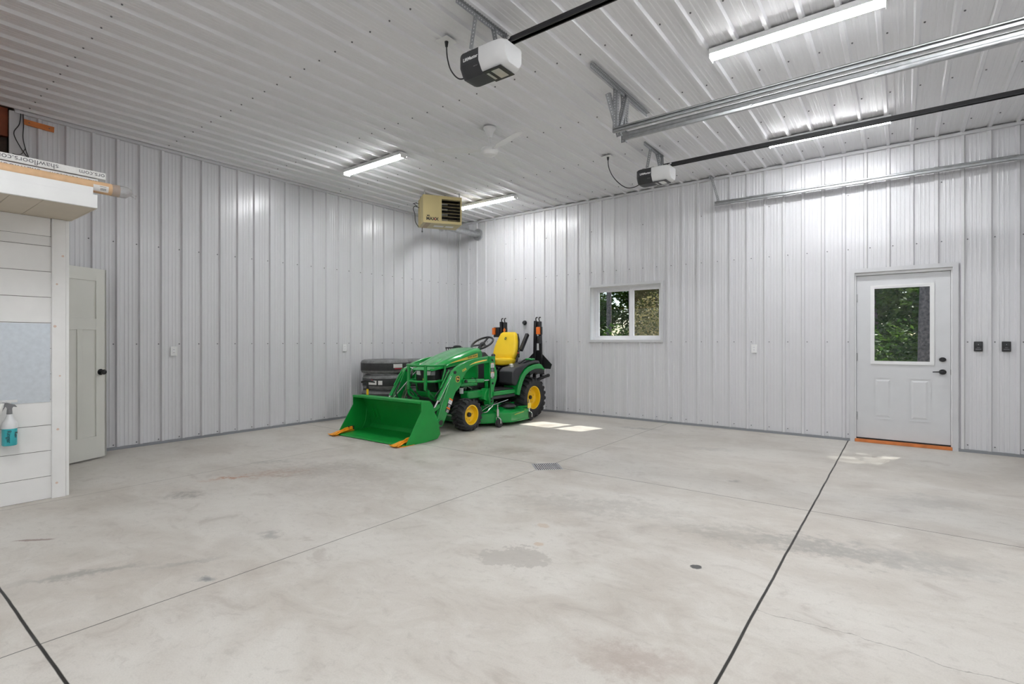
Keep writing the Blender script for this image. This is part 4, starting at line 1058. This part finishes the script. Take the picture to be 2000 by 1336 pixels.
# fenders with side consoles
for sd in (1, -1):
    out_ = [(-.33, .42), (-.30, .55), (-.22, .70), (-.12, .79), (.0, .845), (.14, .875), (.30, .885), (.36, .87), (.46, .79)]
    inn_ = [(.455, .765), (.34, .80), (.16, .80), (.02, .765), (-.10, .70), (-.18, .60), (-.235, .48), (-.26, .40)]
    b = B(); b.prism_x(out_+inn_, sd*.33, sd*.60); b.prism_x([(-.33, .42), (-.30, .55), (-.22, .70), (-.12, .79), (-.12, .5), (-.26, .40)], sd*.30, sd*.36); fd = b.done('fender', 'green', TR, .016)
    b = B(); b.prism_x([(-.43, .60), (-.42, .79), (-.34, .84), (-.20, .86), (.0, .90), (.14, .93), (.32, .935), (.36, .88), (.14, .885), (.0, .855), (-.12, .80), (-.22, .71), (-.30, .57), (-.34, .56)], sd*.30, sd*.575); b.done('side_console', 'darkgrey', TR, .018)
    b = B(); b.prism_x([(.02, .765), (.16, .80), (.34, .80), (.455, .765), (.45, .70), (.30, .745), (.16, .745), (.04, .70)], sd*.34, sd*.59); b.done('fender_liner', 'black', TR, .004)
    b = B(); b.cyl((sd*.46, -.30, .85), (sd*.46, -.31, .895), .036, .033, n=24); b.cyl((sd*.46, -.311, .895), (sd*.46, -.312, .898), .026, n=24); b.done('control_knob', 'lens', TR, .004)
    b = B(); b.bar((sd*.46, -.10, .90), (sd*.44, .10, .955), .03, .02); b.bar((sd*.50, -.02, .905), (sd*.50, .12, .95), .02, .02); b.done('side_lever', 'black', TR, .005)
    b = B(); b.bb((sd*.42, .12, .94), (sd*.54, .26, .975)); b.done('fender_cap', 'green', TR, .015)
    b = B(); b.bb((sd*.20, -.86, .44), (sd*.56, -.32, .505)); b.done('footboard', 'green', TR, .012)
    b = B(); b.bb((sd*.24, -.82, .505), (sd*.53, -.34, .53)); b.done('foot_mat', 'black', TR, .008)
    b = B(); b.bb((sd*.22, -.86, .385), (sd*.54, -.30, .438)); b.done('step_skirt', 'darkgrey', TR, .012)
b = B(); b.bb((-.18, -.45, .52), (.18, -.15, .86))
for k in range(14): b.box((random.uniform(.12, .24), random.uniform(-.42, -.1), random.uniform(.55, .84)), (.04, random.uniform(.03, .07), random.uniform(.03, .08)))
b.done('transmission_cover', 'blackmet', TR, .008)
b = B(); b.tube([(.25, -.30, .80), (.27, -.20, .70), (.26, -.35, .62)], .007, 6, smoothpath=4); b.cyl((.25, -.30, .62), (.28, -.30, .62), .012, n=8); b.done('linkage_rod', 'galv', TR)

# roll bar folded, amber lights, warning triangle
for sd in (1, -1):
    x = sd*.375
    b = B(); b.bar((x*.93, .50, .50), (x, .50, 1.61), .045, .05, up=(0, 1, 0)); b.bar((x+.07, .58, .62), (x+.055, .56, 1.50), .045, .045, up=(0, 1, 0)); b.bar((x*.9+.0, .50, .50), (x*.9, .3, .45), .06, .05)
    pst = b.done('roll_bar_post', 'blackmet', TR, .006)
    b = B(); b.bb((x+.03, .50, 1.42), (x+.085, .57, 1.60)); b.bb((x+.045, .46, 1.22), (x+.09, .54, 1.35)); b.done('hinge_plate', 'black', TR, .008)
    b = B()
    for dx in (.01, .075): b.tube([(x+dx, .51, 1.60), (x+dx-.012, .51, 1.635), (x+dx, .51, 1.665), (x+dx+.022, .51, 1.665)], .010, 8, smoothpath=3)
    b.done('pin_clip', 'black', TR)
    b = B(); b.bb((sd*.445-.035+.02, .43, 1.375), (sd*.445+.035+.02, .47, 1.50)) if sd > 0 else b.bb((-.535, .43, 1.375), (-.475, .47, 1.50))
    b.done('amber_light', 'amber', TR, .006)
    b = B(); b.bb((sd*.45-.03+.02, .462, 1.37), (sd*.45+.03+.04, .50, 1.505)) if sd > 0 else b.bb((-.525, .462, 1.33), (-.40, .50, 1.51))
    b.done('light_housing', 'black', TR, .004)
b = B(); b.bar((-.40, .66, .78), (.40, .66, .78), .05, .05); b.bar((-.36, .52, .70), (-.38, .66, .78), .05, .05); b.bar((.36, .52, .70), (.38, .66, .78), .05, .05); b.done('roll_bar_top', 'blackmet', TR, .006)
b = B(); b.prism([(.30, .62, 1.10), (.36, .62, 1.10), (.63, .62, .86), (.60, .62, .78), (.06, .62, .80), (.04, .62, .87)], (0, .008, 0)); b.done('slow_vehicle_triangle', 'black', TR)
b = B(); b.prism([(-.33, .497, 1.46), (-.30, .497, 1.50), (-.27, .497, 1.46), (-.30, .497, 1.40)], (0, -.002, 0)); b.done('warning_decal', 'decalorg', TR)
b = B(); b.cyl((.46, .40, .60), (.62, .52, .68), .026, n=14); b.cyl((.46, .40, .60), (.36, .36, .58), .012); b.sph((.62, .52, .68), .032); b.tube([(.3, .45, .72), (.60, .45, .70)], .006, 6); b.done('hitch_lift_arm', 'blackmet', TR, .0)
b = B(); b.bb((-.20, .40, .35), (.20, .60, .70)); b.cyl((0, .55, .42), (0, .68, .42), .03); b.done('rear_hitch', 'blackmet', TR, .01)

# mower deck
half = [(0, -1.22), (.30, -1.20), (.54, -1.10), (.70, -.86), (.79, -.74), (.79, -.30), (.72, -.20), (.50, -.02), (.25, .04), (0, .05)]
plan = half+[(-x, y) for x, y in reversed(half[1:-1])]
b = B()
def ringz(s_, z): return [(x*s_, -.58+(y+.58)*s_, z) for x, y in plan]+[(plan[0][0]*s_, -.58+(plan[0][1]+.58)*s_, z)]
b.loft([ringz(1.0, .07), ringz(1.0, .195), ringz(.93, .215), ringz(.78, .225), ringz(.70, .255), ringz(.3, .262)])
dk = b.done('mower_deck', 'green', TR, .006)
b = B(); b.tube([(x*1.005, -.58+(y+.58)*1.005, .065) for x, y in plan], .010, 6, closed=True); b.done('deck_rim', 'green', dk)
for sd in (1, -1):
    b = B(); b.sph((sd*.55, -.52, .255), .13, (1.0, 1.05, .40)); b.cyl((sd*.55, -.52, .25), (sd*.55, -.52, .30), .06); b.done('spindle_cover', 'black', dk, .0)
    b = B(); b.bar((sd*.35, -.9, .27), (sd*.42, -.1, .27), .05, .03); b.done('deck_brace', 'green', dk, .004)
    for (cx_, cy_) in ((.72, -.95), (.70, -.13)):
        b = B(); b.cyl((sd*(cx_-.025), cy_, .062), (sd*(cx_+.025), cy_, .062), .060, n=20); b.done('caster_wheel', 'rubber', dk, .008)
        b = B(); b.tube([(sd*(cx_+.035), cy_, .062), (sd*(cx_+.04), cy_-.01, .12), (sd*(cx_+.01), cy_-.02, .15), (sd*cx_, cy_-.03, .17), (sd*cx_, cy_-.03, .34)], .010, 8, smoothpath=3); b.tube([(sd*(cx_-.035), cy_, .062), (sd*(cx_-.03), cy_-.02, .15), (sd*cx_, cy_-.03, .165)], .009, 8)
        b.cyl((sd*cx_, cy_-.03, .17), (sd*cx_, cy_-.03, .27), .020, n=14); b.done('caster_fork', 'chrome', dk)
        b = B(); b.bar((sd*.55, cy_+(.12 if cy_ < -.5 else -.12), .22), (sd*cx_, cy_-.03, .235), .06, .02); b.done('caster_arm', 'green', dk, .004)
b = B(); b.tube([(.52, -1.02, .32), (.64, -1.00, .32), (.63, -1.06, .27), (.60, -1.10, .23), (.50, -1.10, .23), (.48, -.70, .34)], .009, 8, smoothpath=4); b.tube([(.55, -.95, .30), (.58, -.55, .36)], .008, 8); b.done('lift_linkage', 'chrome', TR)
b = B(); b.prism([(.792, -.66, .165), (.792, -.42, .185), (.792, -.42, .18), (.792, -.66, .158)], (.0015, 0, 0)); b.bb((.79, -.32, .22), (.795, -.24, .30)); b.done('deck_decal', 'decalyel', dk)

# loader arms, masts, cylinders
def cylr(b, p0, p1, r): b.cyl(p0, p1, r, n=16)
for sd in (1, -1):
    X0, X1 = sd*.455, sd*.515
    outer = [(-1.995, .235), (-1.735, .775), (-1.69, .845), (-1.62, .895), (-1.50, .945), (-1.38, .98), (-1.25, 1.003), (-1.10, 1.022), (-.92, 1.030),
             (-.92, .935), (-1.10, .928), (-1.25, .905), (-1.35, .872), (-1.43, .815), (-1.49, .735), (-1.52, .655), (-1.60, .585), (-1.64, .56), (-1.885, .135), (-1.925, .112), (-1.97, .125), (-2.0, .175)]
    b = B(); b.prism_x(outer, X0, X1); arm = b.done('loader_arm', 'green', TR, .010)
    b = B(); b.cyl((sd*.44, -1.945, .175), (sd*.530, -1.945, .175), .052, n=24); b.done('pivot_boss', 'green', arm, .004)
    b = B(); b.cyl((sd*.43, -1.945, .175), (sd*.533, -1.945, .175), .036, n=20); b.cyl((sd*.43, -1.665, .83), (sd*.525, -1.665, .83), .022, n=16); b.cyl((sd*.43, -1.50, .70), (sd*.56, -1.50, .70), .022, n=16); b.done('pivot_pin', 'black', arm)
    xo = .5165 if sd > 0 else -.5165
    # side decals
    if sd > 0:
        b = B(); n = 10; lo = []; up = []
        for i in range(n+1):
            t_ = i/n; y = -1.36+.38*t_; lo.append((xo, y, .915+.058*t_**.7)); up.append((xo, y, .915+.058*t_**.7+.004+.016*min(1, t_*3)*(1 if t_ < .9 else .8)))
        for i in range(n): b.face([lo[i], lo[i+1], up[i+1], up[i]])
        b.done('arm_stripe', 'decalyel', arm)
        text('120R', 'lettering', .045, frame((xo+.0005, -1.475, .855), (0, 1, .35), (0, -.35, 1)), 'decalyel', arm, bold=.001)
        emblem((xo+.0008, -1.608, .735), (0, 1, 0), (0, 0, 1), .040, arm)
        # warning labels along the lower arm
        d_ = Vector((0, -.26, -.53)).normalized(); c0 = Vector((xo+.0006, -1.735, .475)); q_ = d_.cross(Vector((1, 0, 0))).normalized()
        for k, (L_, m_) in enumerate(((.022, 'decalorg'), (.055, 'decalwhite'), (.05, 'ink'), (.022, 'decalorg'), (.05, 'ink'))):
            s0 = [0, .022, .077, .127, .149][k]
            b = B(); a = c0+d_*s0; e = c0+d_*(s0+L_-.002); b.face([a-q_*.036, e-q_*.036, e+q_*.036, a+q_*.036])
            if m_ == 'ink':
                for j in range(3): f = a+d_*(.012+.013*j); g_ = f+d_*.006; b.face([f-q_*.026+Vector((.0006, 0, 0)), g_-q_*.026+Vector((.0006, 0, 0)), g_+q_*.02+Vector((.0006, 0, 0)), f+q_*.02+Vector((.0006, 0, 0))], 1)
            b.done('warning_label', [m_, 'decalwhite'], arm, smooth=0)
    # mast
    mo = [(-.935, 1.035), (-.80, 1.035), (-.795, .88), (-.755, .80), (-.755, .70), (-.81, .58), (-.83, .50), (-.84, .31), (-.93, .31), (-.955, .45), (-.93, .56), (-.93, .70), (-.915, .80), (-.915, .92)]
    b = B(); b.prism_x(mo, sd*.50, sd*.53); b.prism_x(mo, sd*.42, sd*.44); b.bb((sd*.42, -.93, .32), (sd*.53, -.91, 1.02)); mast = b.done('loader_mast', 'green', TR, .004)
    b = B(); b.prism_x([(-1.02, .40), (-.93, .36), (-.93, .56), (-.98, .52)], sd*.38, sd*.50); b.done('mast_bracket', 'green', TR, .006)
    b = B()
    for (y, z) in ((-.868, .975), (-.86, .63), (-.885, .40), (-.885, .36)): b.cyl((sd*.41, y, z), (sd*.54, y, z), .016, n=12)
    b.done('mast_pin', 'blackmet', mast)
    if sd > 0:
        for z0, z1, m_ in ((.918, .935, 'decalorg'), (.862, .916, 'decalwhite'), (.80, .860, 'ink'), (.782, .80, 'decalorg'), (.728, .780, 'decalwhite'), (.70, .726, 'ink')):
            b = B(); b.face([(.5308, -.905, z0), (.5308, -.825, z0), (.5308, -.825, z1), (.5308, -.905, z1)])
            for j in range(3):
                zz = z0+(z1-z0)*(j+.7)/4; b.face([(.5313, -.895, zz), (.5313, -.84, zz), (.5313, -.84, zz+.004), (.5313, -.895, zz+.004)], 1)
            b.done('warning_label', [m_, 'greyink' if m_ == 'decalwhite' else 'decalwhite'], mast, smooth=0)
    # bucket cylinder in front of arm
    b = B(); cylr(b, (sd*.485, -1.715, .80), (sd*.485, -1.955, .47), .024); cylr(b, (sd*.46, -1.665, .83), (sd*.51, -1.665, .83), .028); b.tube([(sd*.47, -1.73, .86), (sd*.47, -1.90, .62)], .009, 8); b.done('bucket_cylinder', 'green', TR)
    b = B(); cylr(b, (sd*.485, -1.95, .475), (sd*.485, -2.10, .27), .012); b.tube([(sd*.51, -1.73, .775), (sd*.51, -1.96, .455)], .0045, 6); b.done('cylinder_rod', 'chrome', TR)
    b = B(); b.bar((sd*.485, -2.08, .33), (sd*.485, -1.93, .40), .03, .05); b.bar((sd*.485, -2.10, .27), (sd*.485, -2.16, .24), .03, .06); b.done('bucket_link', 'green', TR, .005)
    # lift cylinder
    b = B(); cylr(b, (sd*.545, -1.48, .70), (sd*.545, -1.10, .685), .030); cylr(b, (sd*.47, -1.50, .70), (sd*.56, -1.50, .70), .034); cylr(b, (sd*.40, -1.44, .63), (sd*.40, -1.08, .625), .022); b.done('lift_cylinder', 'green', TR, .002)
    b = B(); cylr(b, (sd*.545, -1.29, .694), (sd*.545, -1.28, .693), .0315); cylr(b, (sd*.525, -1.50, .70), (sd*.583, -1.50, .70), .022); b.done('cylinder_band', 'blackmet', TR)
    b = B(); cylr(b, (sd*.545, -1.10, .685), (sd*.50, -.88, .68), .014); b.done('lift_rod', 'chrome', TR)
    # hoses
    b = B(); b.tube([(sd*.40, -1.72, .46), (sd*.36, -1.74, .55), (sd*.33, -1.72, .63), (sd*.36, -1.64, .68), (sd*.42, -1.55, .66)], .011, 8, smoothpath=5); b.tube([(sd*.42, -1.84, .40), (sd*.40, -1.92, .50), (sd*.43, -1.86, .60), (sd*.45, -1.80, .66)], .009, 8, smoothpath=5); b.tube([(sd*.43, -1.50, .86), (sd*.37, -1.62, .84), (sd*.35, -1.68, .76), (sd*.38, -1.66, .66)], .010, 8, smoothpath=5); b.done('hydraulic_hose', 'black', TR)
    b = B(); b.cyl((sd*.40, -1.72, .40), (sd*.40, -1.72, .46), .014, n=10); b.tube([(sd*.36, -1.66, .815), (sd*.40, -1.58, .845), (sd*.45, -1.53, .85)], .007, 8); b.done('hose_fitting', 'chrome', TR)
# cross tube and steel lines on the far arm
b = B(); b.cyl((-.46, -1.60, .66), (.46, -1.60, .66), .035, n=18); b.done('arm_cross_tube', 'green', TR)
b = B()
for k in range(5):
    x = -.44+k*.017; b.tube([(x, -.98, .99), (x, -1.30, .945), (x+.0, -1.52, .885), (x+.01, -1.62, .80), (x+.02, -1.80, .42), (x+.02, -1.84, .36)], .0042, 6, smoothpath=4)
b.tube([(-.34, -1.58, .82), (-.36, -1.66, .74), (-.42, -1.98, .42)], .009, 8); b.tube([(-.46, -1.72, .86), (-.40, -1.68, .88), (-.33, -1.62, .84)], .006, 6, smoothpath=4)
b.cyl((-.38, -1.70, .66), (-.37, -1.73, .60), .016, n=10); b.cyl((-.30, -1.70, .70), (-.33, -1.76, .62), .013, n=10)
b.done('hydraulic_lines', 'chrome', TR)
b = B(); b.cyl((-.30, -1.78, .30), (-.24, -1.70, .48), .012, n=10); b.done('parking_stand', 'green', TR)

# bucket
BW = .675
bk_ = [(-2.43, .498), (-2.30, .495), (-2.26, .45), (-2.215, .33), (-2.155, .20), (-2.125, .075), (-2.17, .025), (-2.36, .008), (-2.715, .006)]
b = B()
th = .010
inner = [(-2.43, .488), (-2.31, .484), (-2.27, .44), (-2.228, .33), (-2.168, .205), (-2.14, .085), (-2.178, .036), (-2.36, .020), (-2.715, .014)]
b.prism_x(bk_+list(reversed(inner)), -BW, BW)
bk = b.done('bucket', 'greenb', TR, .002, smooth=20)
for sd in (1, -1):
    b = B(); b.prism_x([(-2.445, .502), (-2.29, .500), (-2.25, .45), (-2.205, .33), (-2.145, .20), (-2.115, .07), (-2.165, .016), (-2.36, .0), (-2.70, .0), (-2.445, .385)], sd*(BW+.002), sd*(BW+.012)); b.done('side_plate', 'greenb', bk, .0015, smooth=0)
    b = B(); b.prism_x([(-2.27, .46), (-2.12, .40), (-2.02, .26), (-2.0, .12), (-2.12, .06), (-2.2, .2)], sd*.44, sd*.455); b.prism_x([(-2.27, .46), (-2.12, .40), (-2.02, .26), (-2.0, .12), (-2.12, .06), (-2.2, .2)], sd*.52, sd*.535); b.done('bucket_bracket', 'greenb', bk, .002)
b = B(); b.bb((-BW, -2.46, .484), (BW, -2.42, .514)); b.bb((-BW, -2.445, .498), (BW, -2.29, .508)); b.done('top_lip', 'greenb', bk, .004)
b = B(); b.prism_x([(-2.50, .024), (-2.73, .018), (-2.745, .010), (-2.73, .002), (-2.50, .008)], -BW+.01, BW-.01); b.done('cutting_edge', 'greenb', bk, .001)
b = B(); b.tube([(-.64+.028*math.sin(t*.35), -2.225-.02*math.cos(t*.5)-.12*(t/8), .40-.36*t/8) for t in range(9)], .0025, 5); b.done('weld_seam', 'green', bk)
for sd in (1, -1):
    cx_ = sd*(BW-.055)
    b = B()
    # plate clamped over the cutting edge, its flattened wings turned up
    secs = []
    for y, w, z in ((-2.54, .045, .045), (-2.60, .048, .040), (-2.70, .052, .030), (-2.76, .062, .012), (-2.81, .070, .004), (-2.84, .066, .014)):
        secs.append([(cx_-w, y, z+.012), (cx_-w*.5, y, z), (cx_+w*.5, y, z), (cx_+w, y, z+.012), (cx_+w, y, z+.020), (cx_+w*.5, y, z+.008), (cx_-w*.5, y, z+.008), (cx_-w, y, z+.020), (cx_-w, y, z+.012)])
    b.loft(secs)
    b.prism([(cx_+sd*.03, -2.50, .0), (cx_+sd*.07, -2.56, .0), (cx_+sd*.085, -2.74, .0), (cx_+sd*.05, -2.80, .0), (cx_-.05*sd, -2.80, .0), (cx_-.05*sd, -2.6, .0)], (0, 0, .006))
    b.prism_x([(-2.47, .03), (-2.62, .02), (-2.80, .012), (-2.62, .085), (-2.50, .095)], cx_-.006, cx_+.006)
    et = b.done('edge_skid', 'orange', bk, .002, smooth=20)
    b = B()
    for (dx, y) in ((.02, -2.50), (-.025, -2.50), (.0, -2.56)): b.cyl((cx_+dx, y, .05), (cx_+dx, y, .10), .007, n=8); b.cyl((cx_+dx, y, .085), (cx_+dx, y, .10), .012, n=6)
    b.done('clamp_bolt', 'blackmet', et)

# ------------------------------------------------------------------ outdoors
o = B(); o.bb((-30, .26, -.6), (40, 60, -.15)); gd = o.done('ground', mat('forest_ground', (.10, .085, .05), .95, noise=.5, nscale=2.0), smooth=0); struct(gd, 'leafy ground outside the windows')
def leafmat(name, c1, c2):
    m = bpy.data.materials.new(name); m.use_nodes = True; t = m.node_tree
    p = t.nodes['Principled BSDF']; out = t.nodes['Material Output']
    at = t.nodes.new('ShaderNodeTexCoord'); n = t.nodes.new('ShaderNodeTexNoise'); n.inputs['Scale'].default_value = 2.2; n.inputs['Detail'].default_value = 6
    t.links.new(at.outputs['Object'], n.inputs['Vector'])
    r = t.nodes.new('ShaderNodeValToRGB'); r.color_ramp.elements[0].color = c1; r.color_ramp.elements[1].color = c2
    r.color_ramp.elements[0].position = .38; r.color_ramp.elements[1].position = .62
    t.links.new(n.outputs['Fac'], r.inputs[0]); t.links.new(r.outputs[0], p.inputs['Base Color']); p.inputs['Roughness'].default_value = .5
    tr = t.nodes.new('ShaderNodeBsdfTranslucent'); t.links.new(r.outputs[0], tr.inputs[0])
    mx = t.nodes.new('ShaderNodeMixShader'); mx.inputs[0].default_value = .45
    t.links.new(p.outputs[0], mx.inputs[1]); t.links.new(tr.outputs[0], mx.inputs[2]); t.links.new(mx.outputs[0], out.inputs[0])
    return m
M['leaf'] = leafmat('green_leaves', (.035, .11, .012, 1), (.13, .24, .03, 1))
M['leafy'] = leafmat('yellow_green_leaves', (.16, .18, .05, 1), (.42, .36, .16, 1))
def foliage_mesh(b, c, rad, n, size, rnd):
    for _ in range(n):
        while True:
            v = Vector((rnd.uniform(-1, 1), rnd.uniform(-1, 1), rnd.uniform(-1, 1)))
            if .15 < v.length < 1: break
        p = Vector(c)+Vector((v.x*rad[0], v.y*rad[1], v.z*rad[2]))
        d = Vector((rnd.uniform(-1, 1), rnd.uniform(-1, 1), rnd.uniform(-.5, .5))).normalized(); u = d.orthogonal().normalized()
        u = Quaternion(d, rnd.uniform(0, 6.28)) @ u; s_ = size*rnd.uniform(.6, 1.3)
        b._add([p-d*s_, p+u*s_*.42, p+d*s_, p-u*s_*.42], [(0, 1, 2, 3)])
rnd = random.Random(5)
def tree(x, y, r, h, clusters, label, leaf='leaf', size=.075, group='trees beyond the back wall', per=1500):
    t_ = thing('tree', label, 'tree', (x, y, -.15), group)
    b = B(); pts = [(0, 0, 0)]+[(rnd.uniform(-.06, .06)*k, rnd.uniform(-.06, .06)*k, h*k/5) for k in range(1, 6)]
    b.tube(pts, [r*1.15, r, r*.95, r*.85, r*.7, r*.45], 12)
    for k in range(5):
        a = rnd.uniform(0, 6.28); z = h*rnd.uniform(.3, .9); b.tube([(0, 0, z), (math.cos(a)*.6, math.sin(a)*.6, z+.3), (math.cos(a)*1.3, math.sin(a)*1.3, z+.5)], [r*.3, r*.2, r*.08], 6)
    b.done('trunk', 'bark', t_, smooth=60)
    b = B()
    for c, rad in clusters: foliage_mesh(b, c, rad, per, size, rnd)
    b.done('foliage', leaf, t_, smooth=0)
# big trunks seen through the panes
tree(7.70, 6.0, .15, 9.5, [((1.3, 0, 9.0), (2.4, 2.2, 1.6)), ((.4, .6, 7.6), (1.8, 1.8, 1.2))], 'tree whose thick grey trunk shows at the right of the door glass', per=5500, size=.09)
tree(-.60, 8.0, .085, 9.0, [((-1.6, .3, 8.5), (1.1, 1.3, 1.6))], 'tree whose pale trunk shows in the left window pane', per=1200)
tree(-.41, 9.6, .11, 9.0, [((1.2, .8, 8.8), (1.2, 1.6, 1.4))], 'tree whose dark trunk shows beside the window mullion', per=1200)
k = 0
spots = [(-3.2, 11), (-1.6, 12.5), (-.2, 11.2), (1.3, 10.4), (2.8, 12), (-4.8, 14), (.6, 14.5), (4.2, 10.5), (5.4, 11.5), (6.6, 10.2), (7.8, 12), (9.2, 10.5), (6.0, 14.5), (8.6, 15), (-2.2, 16), (3.4, 16), (10.8, 12.5), (-6.4, 11.5)]
for x, y in spots:
    cl = [((0, 0, 1.0), (1.15, .9, 1.0)), ((.3, .2, 2.5), (1.2, 1.0, 1.0)), ((-.2, .1, 3.9), (1.1, 1.0, .9))]
    tree(x, y, .06, 4.6, cl, 'leafy understory tree in the woods outside', size=.10, group='understory trees outside', per=2400)
for x, y in ((1.55, 6.6), (1.95, 7.9), (2.6, 9.2)):
    b = B(); foliage_mesh(b, (0, 0, 1.2), (.8, .6, 1.7), 3400, .045, rnd)
    tag(b.done('shrub', 'leafy', smooth=0, loc=(x, y, -.15)), 'pale sunlit shrub outside the right window pane', 'shrub', 'shrubs outside the window')
for x, y in ((6.3, 7.6), (7.2, 8.4), (5.4, 8.2), (-1.6, 8.6), (-.1, 7.6)):
    b = B(); foliage_mesh(b, (0, 0, .8), (.8, .7, 1.2), 1600, .06, rnd)
    tag(b.done('shrub', 'leaf', smooth=0, loc=(x, y, -.15)), 'dark green shrub at the edge of the woods outside', 'shrub', 'green shrubs outside')
